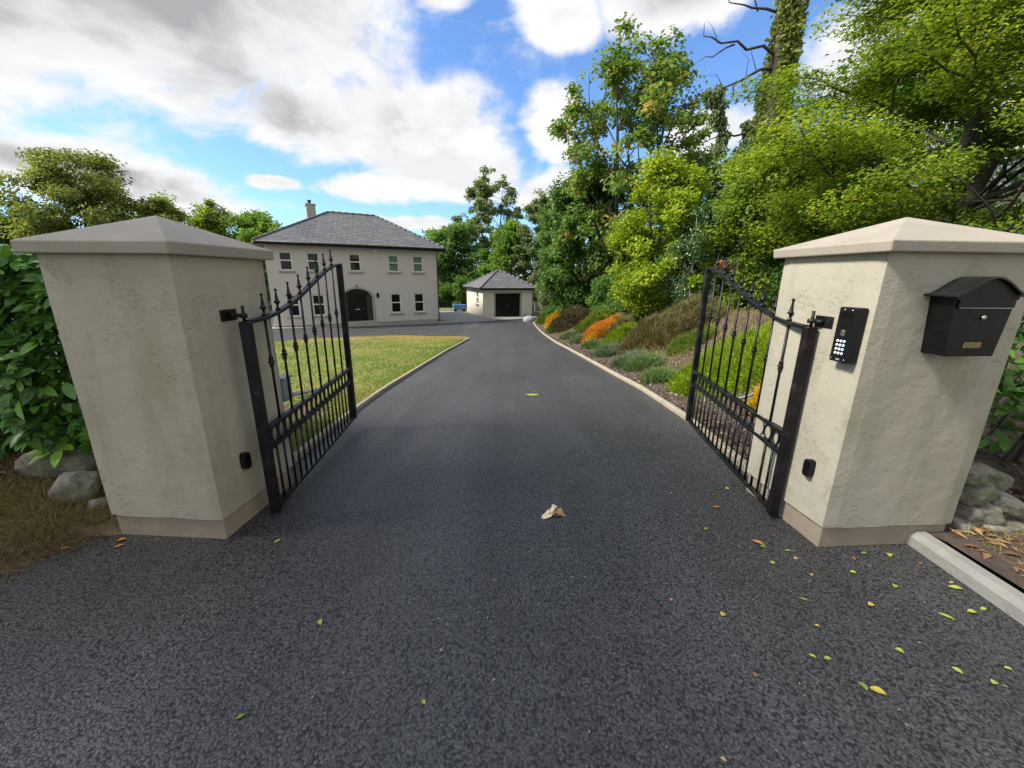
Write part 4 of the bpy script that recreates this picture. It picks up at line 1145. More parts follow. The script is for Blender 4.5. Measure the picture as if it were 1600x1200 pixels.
limb([(-0.1, 0.1, 9.73), (-0.92, -0.1, 9.8), (-1.3, 0.1, 9.93), (-1.68, -0.1, 9.9), (-2.09, 0.1, 10.07), (-2.4, -0.1, 10.43)], 0.075)
limb([(-1.1, 0.1, 9.83), (-1.5, -0.1, 10.33), (-1.7, 0.1, 10.93)], 0.035)
limb([(-0.2, 0.1, 8.23), (-0.84, -0.1, 8.1), (-1.35, 0.1, 7.85), (-1.97, -0.1, 7.56), (-2.5, 0.1, 7.36), (-2.95, -0.1, 7.39)], 0.08)
limb([(-1.6, 0.1, 7.73), (-1.63, -0.1, 7.23), (-2.0, 0.1, 6.73), (-2.47, -0.1, 6.37), (-2.8, 0.1, 6.13)], 0.04)
limb([(-0.84, 0.1, 8.1), (-1.2, -0.1, 8.53), (-1.21, 0.1, 8.93)], 0.022)
limb([(-1.2, 0.1, 7.93), (-1.28, -0.1, 8.38), (-1.5, 0.1, 8.73)], 0.02)
limb([(-1.9, 0.1, 7.58), (-2.3, -0.1, 7.93), (-2.6, 0.1, 7.98)], 0.02)
limb([(-0.1, 0.1, 5.93), (-0.7, -0.1, 6.23), (-1.3, 0.1, 6.14), (-1.8, -0.1, 6.13), (-2.2, 0.1, 6.01), (-2.73, -0.1, 5.68)], 0.075)
limb([(0.0, 0.1, 10.23), (0.7, -0.1, 10.43), (1.5, 0.1, 10.13), (2.0, -0.1, 10.23)], 0.07)
bw_.build('bare_branches', M['bark'], iv)
tp = np.array(tpts); n = 16000
k = rng.random(n) ** .9 * 6.2; i0 = k.astype(int); fr = (k - i0)[:, None]
c = tp[i0] * (1 - fr) + tp[np.minimum(i0 + 1, 7)] * fr
a = rng.random(n) * 6.283; rr = rng.uniform(.30, .62, n) * (1 - .035 * k)
keep = (np.sin(3 * a + 1.9 * k) + np.sin(1.3 * k + 2 * a)) > -.75
P = c + np.stack([np.cos(a) * rr, np.sin(a) * rr, rng.normal(size=n) * .1], 1); P = P[keep]
V, F, r_ = leaf_cloud(P, .13, .8, np.clip(.5 + rng.normal(size=len(P)) * .25, 0, 1), None, .6, .1)
link('ivy', np_mesh('ivy', V, F, r_), M['l_olive'], iv)
cs = [(-2.3, 0.05, 7.23, 0.22), (-2.1, 0.05, 7.48, 0.25), (-1.95, 0.05, 7.03, 0.26), (-2.1, 0.05, 6.73, 0.24), (-2.45, 0.05, 7.38, 0.2), (-1.85, 0.05, 6.53, 0.22), (-1.7, 0.05, 6.13, 0.24), (-1.8, 0.05, 5.73, 0.26), (-0.9, 0.05, 6.43, 0.22), (-0.8, 0.05, 6.03, 0.3), (-1.0, 0.05, 5.53, 0.34), (-0.6, 0.05, 5.33, 0.36), (-1.3, 0.05, 5.23, 0.3), (-0.6, 0.05, 7.23, 0.2)]
P = np.concatenate([np.array(q[:3]) + ball(260) * q[3] * np.array([.9, .9, 1.2]) for q in cs])
V, F, r_ = leaf_cloud(P, .14, .45, np.clip(.5 + rng.normal(size=len(P)) * .22, 0, 1), None, 1.1, .1)
link('hanging_leaves', np_mesh('hanging_leaves', V, F, r_), M['l_grey'], iv)

# dark holly with a dead rust branch, pale twin stems under it
hl_ = tr(5.6, 12.6, 3.3, 'dark glossy holly with pale twin stems and a rust coloured dead branch', 1.05, 1.0, .5, 13000, .075, 'l_holly', bark='palebark', trunk_r=.055, limbs=18, subs=5, clump=.30, cat='holly', forks=2, seed=81, flat=.2)
q = np.array([(.15 + .5 * t, -.95, 1.62 + .06 * math.sin(6 * t)) for t in rng.random(420)]) + rng.normal(size=(420, 3)) * np.array([.06, .05, .035])
V, F, r_ = leaf_cloud(q, .07, .5, rng.random(420), None, .3, .3)
link('dead_leaves', np_mesh('dead_leaves', V, F, r_), M['l_rust'], hl_)['kind'] = 'stuff'

# shrubs under the trees along the top of the bank
US = 'shrubs along the top of the bank'
for (x, y, rx, h, m_, n_, sz, lab) in [
    (3.4, 33.5, 1.5, 2.6, 'l_grey', 7000, .17, 'grey green leafy shrub right beside the garage'),
    (3.9, 29.5, 1.4, 1.9, 'l_dark', 6000, .16, 'dark shrub behind the far golden heather'),
    (4.7, 25.6, 1.3, 1.9, 'l_green', 6000, .15, 'green leafy shrub above the dark brown heather'),
    (5.2, 21.8, 1.5, 2.1, 'l_dark', 8000, .14, 'dark green shrub above the orange heather'),
    (5.7, 18.4, 1.4, 1.9, 'l_green', 8000, .125, 'mid green shrub between the orange heather and the yellow green tree'),
    (6.3, 16.0, 1.5, 2.2, 'l_dark', 9000, .115, 'dark shrub in the shade under the yellow green tree'),
    (7.0, 13.4, 1.3, 2.2, 'l_dark', 9000, .10, 'dark shrub right beside the pale holly stems'),
    (7.7, 11.0, 1.4, 2.0, 'l_dark', 10000, .09, 'dark shrub seen through the top of the mulch side gate'),
    (9.3, 8.4, 1.6, 1.7, 'l_dark', 10000, .08, 'dark shrub under the twin trunks beyond the mailbox pillar'),
    (9.6, 13.6, 1.6, 2.6, 'l_dark', 9000, .11, 'tall dark shrub filling the shade under the light green tree'),
    (10.6, 6.6, 1.8, 1.7, 'l_green', 9000, .085, 'green shrub behind the mailbox pillar'),
    (8.4, 22.0, 1.9, 3.0, 'l_dark', 9000, .15, 'tall dark shrub under the tall sycamore')]:
    shrub('shrub', lab, (x, y, bz(x, y)), rx, rx * .9, h, n_, sz, m_, US)

# ---------------------------------------------------------------- heathers, lavender and grasses on the bank
HG = 'heather cushions on the bank'
mound('heather', 'big bright green heather cushion seen through the right gate', 4.05, 6.7, 1.35, 1.0, .42, .35, 'h_bright', 16000, .085, .010, group=HG)
mound('heather', 'small light green heather tuft at the corner of the right gate', 2.95, 6.15, .30, .26, .20, 0, 'h_bright', 2600, .075, .009, group=HG)
mound('heather', 'golden orange heather beside the mailbox pillar', 3.45, 4.7, .50, .42, .34, .2, 'h_gold', 7000, .07, .010, group=HG)
mound('heather', 'large faded brown heather, nearest and widest of the brown ones', 3.95, 10.9, .95, .85, .62, .4, 'h_brown', 15000, .13, .011, group=HG)
mound('heather', 'olive brown heather on the crest behind the large brown one', 4.95, 11.4, 1.05, .9, .62, .3, 'h_brown', 13000, .13, .011, group=HG, tint=.25)
mound('heather', 'low green heather between the brown and the bright green cushions', 4.2, 9.3, .62, .42, .25, .3, 'h_green', 5000, .08, .010, group=HG)
mound('heather', 'narrow bright green heather stripe left of the large brown heather', 3.6, 13.0, .95, .42, .42, .75, 'h_bright', 8000, .09, .012, group=HG)
mound('heather', 'olive heather between the orange and the bright green stripes', 3.95, 14.4, .95, .40, .46, .75, 'h_brown', 6000, .10, .012, group=HG, tint=.3)
mound('heather', 'vivid orange heather turning yellow at its foot', 3.55, 15.7, 1.15, .55, .48, .8, 'h_orange', 9000, .09, .014, group=HG, two=0, tint=-.02)
mound('heather', 'green heather stripe left of the vivid orange one', 3.75, 18.4, 1.35, .62, .60, .8, 'h_green', 9000, .11, .015, group=HG, tint=.12)
mound('heather', 'dark brown heather at the middle of the bank', 3.3, 22.8, 1.35, 1.0, .95, .6, 'h_dark', 10000, .15, .018, group=HG)
mound('heather', 'small yellow green heather at the foot of the dark brown one', 2.3, 22.6, .42, .36, .34, 0, 'h_green', 2600, .10, .015, group=HG)
mound('heather', 'pale orange heather near the far end of the bank', 2.95, 27.4, 1.1, .55, .75, .9, 'h_gold', 6000, .12, .018, group=HG)
mound('heather', 'farthest green heather cushion nearest the garage', 2.75, 30.3, 1.25, .7, .7, .9, 'h_green', 6000, .13, .02, group=HG)
LG = 'lavender clumps along the kerb'
mound('lavender', 'nearest lavender clump, spiky and green, beside the kerb', 2.74, 7.25, 0.31, 0.26, 0.15, 0.20, 'h_tuft', 2400, 0.120, .010, 'lavender', LG, .9)
mound('lavender', 'widest grey green lavender clump in front of the brown heather', 2.83, 9.30, 0.47, 0.36, 0.18, 0.40, 'h_lav', 4200, 0.128, .011, 'lavender', LG, .9)
mound('lavender', 'spiky green lavender clump standing right of the widest one', 2.88, 8.55, 0.36, 0.31, 0.19, 0.10, 'h_tuft', 3200, 0.128, .011, 'lavender', LG, .9)
mound('lavender', 'grey lavender clump below the bright green stripe', 2.78, 11.40, 0.42, 0.36, 0.20, 0.30, 'h_lav', 3400, 0.128, .012, 'lavender', LG, .9)
mound('lavender', 'small round lavender clump below the olive heather', 2.70, 13.30, 0.31, 0.29, 0.20, 0.30, 'h_tuft', 2400, 0.120, .013, 'lavender', LG, .9)
mound('lavender', 'pale lavender clump below the orange heather', 2.68, 15.50, 0.38, 0.36, 0.21, 0.30, 'h_lav', 2800, 0.128, .014, 'lavender', LG, .9)
mound('lavender', 'farthest lavender clump below the green stripe', 2.58, 17.80, 0.38, 0.36, 0.21, 0.30, 'h_lav', 2400, 0.128, .016, 'lavender', LG, .9)

def blades(name, P, length, width, mat, up, tint=0, parent=None, lay=.4, rnd=None):
    n = len(P)
    d = unit(rng.normal(size=(n, 3)) * lay + np.array([0, 0, up])); d[:, 2] = np.abs(d[:, 2]); L = (length * rng.uniform(.4, 1.4, n))[:, None]
    s = unit(np.cross(d, rng.normal(size=(n, 3)))); w = width
    bend = rng.normal(size=(n, 3)) * np.array([1, 1, .25]) * L * .22
    mid = P + d * L * .55
    V = np.empty((n, 5, 3)); V[:, 0] = P - s * w * .5; V[:, 1] = P + s * w * .5; V[:, 2] = mid - s * w * .38; V[:, 3] = mid + s * w * .38; V[:, 4] = P + d * L + bend
    V = V.reshape(-1, 3); i = np.arange(n) * 5
    F = np.concatenate([np.stack([i, i + 1, i + 3], 1), np.stack([i, i + 3, i + 2], 1), np.stack([i + 2, i + 3, i + 4], 1)])
    if rnd is None: rnd = np.clip(.5 + tint + rng.normal(size=n) * .22, 0, 1)
    return tag(link(name, np_mesh(name, V, F, np.concatenate([rnd, rnd, rnd])), M[mat], parent), kind='stuff')
# dry grass over the upper bank
n = 60000
y = rng.uniform(4.6, 30, n) ; y = 5 + (y - 5) ** 1.0; d_ = .8 + 7.2 * rng.random(n) ** 1.5
x = KR(y) + d_
keepm = rng.random(n) < np.clip((d_ - .8) / 1.3, .03, 1)
x, y = x[keepm], y[keepm]
blades('dry_grass', np.stack([x, y, bank_z(x, y) - .01], 1), .16, .013, 'dry', .5, lay=.5)
n = 15000
y = rng.uniform(5, 30, n); d_ = .55 + 5 * rng.random(n) ** 1.3; x = KR(y) + d_
kp = np.sin(2.3 * x + 1.1 * y) + np.sin(1.7 * y - .8 * x) + rng.normal(size=n) * .5 > .3; x, y = x[kp], y[kp]
blades('wild_grass', np.stack([x, y, bank_z(x, y) - .01], 1), .17, .013, 'grass', .7, lay=.5, tint=-.05)
# bark chips on the bed near the kerb
n = 9000
y = 2.4 + (rng.random(n) ** 1.7) * 17; x = KR(y) + .09 + (rng.random(n) ** 1.3) * 2.2
P = np.stack([x, y, bank_z(x, y) + rng.uniform(.0, .012, n)], 1)
V, F, r_ = leaf_cloud(P, .06, .42, rng.random(n), None, 0, .45, .5)
M['chips'] = leafmat('bark chips', [(0, (.045, .030, .022)), (.55, (.12, .08, .055)), (.88, (.22, .165, .12)), (1, (.36, .30, .24))], .0, .9, .1, 1.0)
tag(link('bark_chips', np_mesh('bark_chips', V, F, r_), M['chips']), kind='stuff')

# lawn grass
n = 62000
y = 2.95 + (rng.random(n) ** 1.35) * 16.3; a, b_ = lawn_xl(y), lawn_xr(y)
x = b_ - (b_ - a) * (rng.random(n) ** 1.25) * .97 - .02
zz = D(y) + .043 + .012 * np.sin(2.1 * x + y) * np.cos(1.3 * y)
dryness = np.clip(.34 + .30 * np.sin(1.1 * x + .6 * y) * np.cos(.9 * y - .5 * x) + .12 * np.sin(3.1 * x - 2 * y) + .75 * sstep(14.8, 18.4, y) + .22 * sstep(7.5, 4.0, y) * (1 + np.sin(4 * x + 3 * y)) + rng.normal(size=n) * .14, 0, 1)
blades('lawn_grass', np.stack([x, y, zz], 1), .055, .010, 'grass', .8, rnd=dryness, lay=.5)

# ---------------------------------------------------------------- trees on the left and behind
LT = 'trees beyond the lawn'
def tl(x, y, h, *a, **k): return tree('tree', a[0], (x, y, -1.6), h, *a[1:], group=LT, **k)
tl(-38.5, 38.0, 12.6, 'tall olive green tree with gaps in its crown rising above the left pillar', 4.9, 4.4, 2.2, 52000, .27, 'l_olive', trunk_r=.22, limbs=46, subs=5, inner=.4, top=.62, clump=.2, seed=101, forks=2, droop=.7, spread=.8)
tl(-33.2, 40.0, 9.4, 'olive green tree leaning right beside the tallest tree on the left', 3.4, 3.2, 1.5, 28000, .27, 'l_olive', trunk_r=.2, inner=.5, limbs=30, subs=4, clump=.22, seed=102, droop=.5)
tl(-45.0, 36.0, 7.6, 'dark conifer green tree at the left edge behind the laurel hedge', 4.6, 4, .8, 26000, .27, 'l_dark', trunk_r=.22, limbs=30, subs=4, clump=.24, seed=103)
tl(-52.0, 40.0, 8.2, 'dark tree farthest left beyond the hedge', 4.6, 4, .8, 9000, .3, 'l_dark', trunk_r=.22, limbs=22, subs=4, clump=.24, seed=104)
tl(-28.3, 46.0, 9.2, 'green tree close left of the house roof', 4.2, 3.6, .8, 20000, .31, 'l_green', trunk_r=.22, limbs=24, subs=4, clump=.22, seed=105)
tl(-33.0, 46.0, 10.0, 'light green tree right of the streaked pillar peak', 3.8, 3.4, .8, 20000, .30, 'l_fresh', trunk_r=.22, limbs=24, subs=4, clump=.22, seed=106)
tl(-25.0, 43.0, 8.2, 'loose green tree touching the left eave of the house', 3.2, 3.0, .8, 15000, .26, 'l_green', trunk_r=.2, limbs=22, subs=4, clump=.2, seed=107, top=.5)
tl(-41.5, 50.0, 11.2, 'rounded green tree showing over the peak of the streaked pillar', 4.2, 3.6, .8, 16000, .32, 'l_green', trunk_r=.22, limbs=24, subs=4, clump=.22, seed=110)
tl(-22.0, 60.0, 10.4, 'dark tree top peeping over the left slope of the house roof', 4.0, 3.4, .8, 9000, .34, 'l_dark', trunk_r=.2, limbs=22, subs=4, clump=.22, seed=108)
tl(-16.0, 34.0, 4.4, 'low green tree hidden beside the left wall of the house', 2.6, 2.4, .5, 7000, .2, 'l_green', trunk_r=.14, limbs=18, subs=4, clump=.24, seed=109)
# unseen tree added out of frame to shade the left of the gateway
tree('tree', 'broad unseen tree added behind the laurel hedge to shade the left of the gate', (-9.4, .2, 0), 10.5, 3.9, 4.2, 2.9, 17000, .16, 'l_green', trunk_r=.3, limbs=40, subs=5, clump=.2, seed=120, top=.5)
# garden edge shrubs between house and garage
for (x, y, rx, h, m_, lab) in [(-6.2, 47, 2.4, 3.2, 'l_dark', 'dark shrub bank behind the blue bin'), (-3.6, 49.5, 1.6, 3.6, 'l_green', 'upright green shrub left of the garage roof'), (-9.5, 48, 2.0, 2.6, 'l_olive', 'olive shrub close behind the right corner of the house')]:
    shrub('shrub', lab, (x, y, -1.9), rx, rx * .8, h, 6000, .26, m_, 'shrubs behind the yard')

# ---------------------------------------------------------------- laurel hedges
def laurel_leaf():
    """one broad laurel leaf: midrib fold, pointed tip, slight curl; length 1 along +x"""
    us = [0, .12, .3, .52, .74, .9, 1.0]; ws = [.012, .13, .205, .215, .16, .07, .0]
    V = []; F = []
    for u, w in zip(us, ws):
        z = -.16 * u * u
        V += [(u, -w, z + w * .28), (u, 0, z), (u, w, z + w * .28)]
    for i in range(len(us) - 1):
        a = i * 3; F += [(a, a + 3, a + 4, a + 1), (a + 1, a + 4, a + 5, a + 2)]
    return np.array(V), np.array(F)
LV, LF_ = laurel_leaf()
def hedge(label, box, n_stuff, n_leaf, view, size=.115, tint=0, sprig=None):
    """box x0,x1,y0,y1,z0,z1; leaves crowd its faces; the largest to the camera are single objects"""
    x0, x1, y0, y1, z0, z1 = box
    root = tag(empty('laurel_hedge', ((x0 + x1) / 2, (y0 + y1) / 2, z0)), label, 'hedge', 'laurel hedges by the gate')
    O = np.array(root.location)
    n = n_stuff + n_leaf
    P = np.stack([rng.uniform(x0, x1, n), rng.uniform(y0, y1, n), z0 + (z1 - z0) * rng.random(n) ** .85], 1)
    # push towards the faces that face the road and the top
    f = rng.random(n); sel = f < .55
    P[sel, 1] = y0 + np.abs(rng.normal(size=sel.sum())) * .10
    sel = (f >= .55) & (f < .75); P[sel, 2] = z1 - np.abs(rng.normal(size=sel.sum())) * .10
    # uneven face, set back towards the foot
    P[:, 1] += .10 * np.sin(5 * P[:, 0] + 3 * P[:, 2]) + .07 * np.sin(11 * P[:, 0] - 4 * P[:, 2]) + .30 * sstep(z0 + .55, z0, P[:, 2])
    P[:, 2] += .05 * np.sin(6 * P[:, 0]) * sstep(z1 - .4, z1, P[:, 2])
    P[:, 2] = np.minimum(P[:, 2], z1 - .03 - .05 * rng.random(n))
    if x1 < 0: P[:, 0] = np.minimum(P[:, 0], x1 - .75 * (P[:, 1] - y0) - .02)
    nrm = rng.normal(size=(n, 3)) * .45 + np.array([0, -.55, .8]); nrm = unit(nrm)
    ax = rng.normal(size=(n, 3)) * 1.2 + np.array([0, -.7, .05]); ax = unit(ax - nrm * (ax * nrm).sum(1, keepdims=True)); ax[:, 2] = np.minimum(ax[:, 2], .35); ax = unit(ax); sd = unit(np.cross(nrm, ax)); nrm = np.cross(ax, sd)
    L = size * rng.uniform(.6, 1.3, n)
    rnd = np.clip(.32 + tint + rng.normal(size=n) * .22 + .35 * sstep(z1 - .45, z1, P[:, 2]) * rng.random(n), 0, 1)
    dist = np.linalg.norm(P - np.array([0, 0, 1.6]), axis=1) - (P[:, 1] < y0 + .12) * 1.5
    order = np.argsort(dist * 1.0 + rng.random(n) * 1.2)
    mats_ = np.stack([ax, sd, nrm], 2)                       # columns
    big = order[:n_leaf]; rest = order[n_leaf:]
    if sprig:
        for k_, (p_, a_) in enumerate(sprig):
            q_ = big[k_ * 7]; P[q_] = p_; rnd[q_] = 1.0; L[q_] = .15; a_ = np.array(a_) / np.linalg.norm(a_); sd_ = np.cross([0, -.3, 1.0], a_); sd_ /= np.linalg.norm(sd_); mats_[q_] = np.stack([a_, sd_, np.cross(a_, sd_)], 1)
    shades = []
    for k in range(7):
        me = np_mesh('leaf', LV, LF_, np.full(len(LF_), .12 + .14 * k), True); me.materials.append(M['l_laurel']); shades.append(me)
    me = np_mesh('leaf', LV, LF_, np.full(len(LF_), 1.0), True); me.materials.append(M['l_yellowed']); shades.append(me)
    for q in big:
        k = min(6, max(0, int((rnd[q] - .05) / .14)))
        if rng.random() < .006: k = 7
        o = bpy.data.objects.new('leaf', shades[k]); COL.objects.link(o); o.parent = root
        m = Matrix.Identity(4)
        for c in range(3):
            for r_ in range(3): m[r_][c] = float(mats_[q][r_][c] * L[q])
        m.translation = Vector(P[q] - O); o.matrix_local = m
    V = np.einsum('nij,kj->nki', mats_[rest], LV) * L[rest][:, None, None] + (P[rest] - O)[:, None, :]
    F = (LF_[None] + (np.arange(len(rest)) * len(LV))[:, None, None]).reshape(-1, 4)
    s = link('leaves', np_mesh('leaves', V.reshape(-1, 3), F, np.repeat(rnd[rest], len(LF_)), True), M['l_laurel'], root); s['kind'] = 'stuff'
    st = MB()
    lr = random.Random(3)
    for i in range(int((x1 - x0) * 9)):
        x = lr.uniform(x0, x1); y = lr.uniform(y0 + .25, y1); xx = x + lr.uniform(-.3, .3)
        st.tube([Vector((x, y, z0 - .15)) - root.location, Vector((xx, y - .05, (z0 + z1) / 2)) - root.location, Vector((xx + lr.uniform(-.3, .3), y - .15, z1 - .1)) - root.location], [.016, .011, .005], 5, caps=False)
    st.build('stems', M['bark'], root)
    return root
M['l_yellowed'] = simple('yellowed leaf', (.50, .33, .04), (.42, .30, .05), .4, 8)
hedge('glossy laurel hedge at the left edge, growing beside the streaked pillar', (-6.5, -2.44, 2.62, 4.1, .05, 1.78), 17000, 300, 0, sprig=[((-3.30, 2.62, .36), (-.9, -.5, .05)), ((-3.28, 2.62, .36), (-.5, -.9, -.25)), ((-3.24, 2.62, .37), (.35, -.8, -.5)), ((-3.26, 2.64, .38), (.8, -.3, .1))])
hedge('laurel hedge at the right edge, growing behind the mailbox pillar', (2.95, 7.0, 2.72, 3.8, .32, 1.62), 4200, 300, 0)

# ---------------------------------------------------------------- field stones beside the pillars
def stone(label, loc, sx, sy, sz, rot, group):
    import bmesh
    bm = bmesh.new(); bmesh.ops.create_icosphere(bm, subdivisions=4, radius=1)
    s0 = random.uniform(0, 100)
    from mathutils import noise
    for v in bm.verts:
        p = v.co.copy(); k = 1 + .22 * noise.noise(p * 1.1 + Vector((s0, 0, 0))) + .09 * noise.noise(p * 2.6 + Vector((0, s0, 0))) + .06 * noise.noise(p * 7 + Vector((0, 0, s0)))
        m_ = max(abs(p.x), abs(p.y), abs(p.z)); p = p.lerp(p / m_ * .88, .5) * k
        v.co = Vector((p.x * sx, p.y * sy, p.z * sz))
    me = bpy.data.meshes.new('field_stone'); bm.to_mesh(me); bm.free()
    for f in me.polygons: f.use_smooth = True
    o = link('field_stone', me, M['stone']); o.location = loc; o.rotation_euler = rot
    return tag(o, label, 'stone', group)
SL, SR = 'stones beside the left pillar', 'stones beside the right pillar'
stone('long mossy stone under the bright laurel sprig', (-3.34, 2.70, .25), .25, .14, .10, (0, .1, .2), SL)
stone('rough pale boulder beside the streaked pillar', (-2.96, 2.42, .17), .125, .11, .115, (.2, .3, .5), SL)
stone('small white stone against the streaked pillar', (-2.76, 2.36, .06), .075, .07, .075, (.1, .2, 1), SL)
stone('mossy flat stone on top of the stack by the road kerb', (2.91, 2.32, .41), .10, .10, .055, (.05, .1, .3), SR)
stone('round mossy stone second from the top of the stack', (2.97, 2.32, .295), .125, .11, .07, (.1, -.06, .2), SR)
stone('biggest yellowish stone in the middle of the stack', (3.02, 2.30, .15), .14, .11, .085, (.1, .05, .1), SR)
stone('pale grey stone leaning right of the biggest one', (3.24, 2.33, .20), .135, .09, .058, (.1, .35, -.1), SR)
stone('dark mossy stone at the upper right of the stack', (3.27, 2.50, .29), .17, .12, .085, (.1, .25, 0), SR)
stone('grey stone at the foot of the stack touching the pillar', (2.88, 2.24, .05), .09, .08, .085, (.2, .1, .3), SR)
stone('wide flat mossy stone at the foot of the stack', (3.18, 2.26, .03), .20, .10, .085, (.15, .1, 0), SR)

# verge thatch, fallen litter
n = 40000
x = rng.uniform(-5.2, -2.4, n); y = rng.uniform(1.2, 2.9, n)
e_ = -2.50 - (2.16 - y) * .62
kp = (x < e_ + rng.normal(size=n) * .03) & ((y < 2.2) | (x < -2.55)); x, y = x[kp], y[kp]
rnd = np.clip(.42 + .28 * np.sin(3.3 * x + 1) * np.sin(4 * y) + .35 * sstep(-3.1, -3.8, x) * sstep(2.3, 1.9, y) + rng.normal(size=len(x)) * .2, 0, 1)
blades('verge_grass', np.stack([x, y, verge_z(x, y) - .004], 1),   .11, .0042, 'verge_grass', .25, rnd=rnd, lay=.5)
n = 1100
x = rng.uniform(2.72, 4.8, n); y = rng.uniform(1.0, 2.75, n)
P = np.stack([x, y, bank_z(x, y) + rng.uniform(.0, .015, n)], 1)
M['litter'] = leafmat('fallen brown leaves', [(0, (.10, .045, .022)), (.5, (.22, .115, .05)), (.85, (.36, .22, .10)), (1, (.42, .33, .14))], .15, .6, .3, 1.0)
V, F, r_ = leaf_cloud(P, .085, .36, rng.random(n), None, .0, .85, .4)
tag(link('leaf_litter', np_mesh('leaf_litter', V, F, r_), M['litter']), kind='stuff')
n = 2600
x = rng.uniform(2.78, 4.8, n); y = rng.uniform(.8, 2.3, n)
blades('bed_grass', np.stack([x, y, bank_z(x, y)], 1), .08, .0035, 'verge_grass', .5, tint=.25)

# ---------------------------------------------------------------- fallen leaves on the asphalt
LC = {'green': (.16, .24, .03), 'lime': (.34, .38, .05), 'yellow': (.50, .38, .05), 'orange': (.48, .20, .04), 'rust': (.30, .10, .035), 'tan': (.42, .27, .13), 'cream': (.78, .66, .42)}
for k, c in LC.items(): M['f_' + k] = simple('fallen leaf ' + k, c, tuple(v * .72 for v in c), .55, 30, .3, 90)
def fallen(label, x, y, L, col, rz, asp=.42, curl=.25, z=0, cat='leaf'):
    V = LV.copy(); V[:, 1] *= asp / .42; V[:, 0] -= .5
    V[:, 2] = np.abs(V[:, 1]) * (.3 + curl) + curl * .6 * (V[:, 0] ** 2) * np.sign(.2 + V[:, 0]) 
    V[:, 2] += .03 * np.sin(9 * V[:, 0] + 3 * V[:, 1])
    V *= L * .88; V[:, 2] -= V[:, 2].min() - .003
    me = np_mesh('fallen_leaf', V, LF_, None, True); me.materials.append(M['f_' + col])
    o = link('fallen_leaf', me); o.location = (x, y, float(D(y)) + z); o.rotation_euler = (random.uniform(-.12, .12), random.uniform(-.1, .1), rz)
    return tag(o, label, cat, 'leaves fallen on the drive')
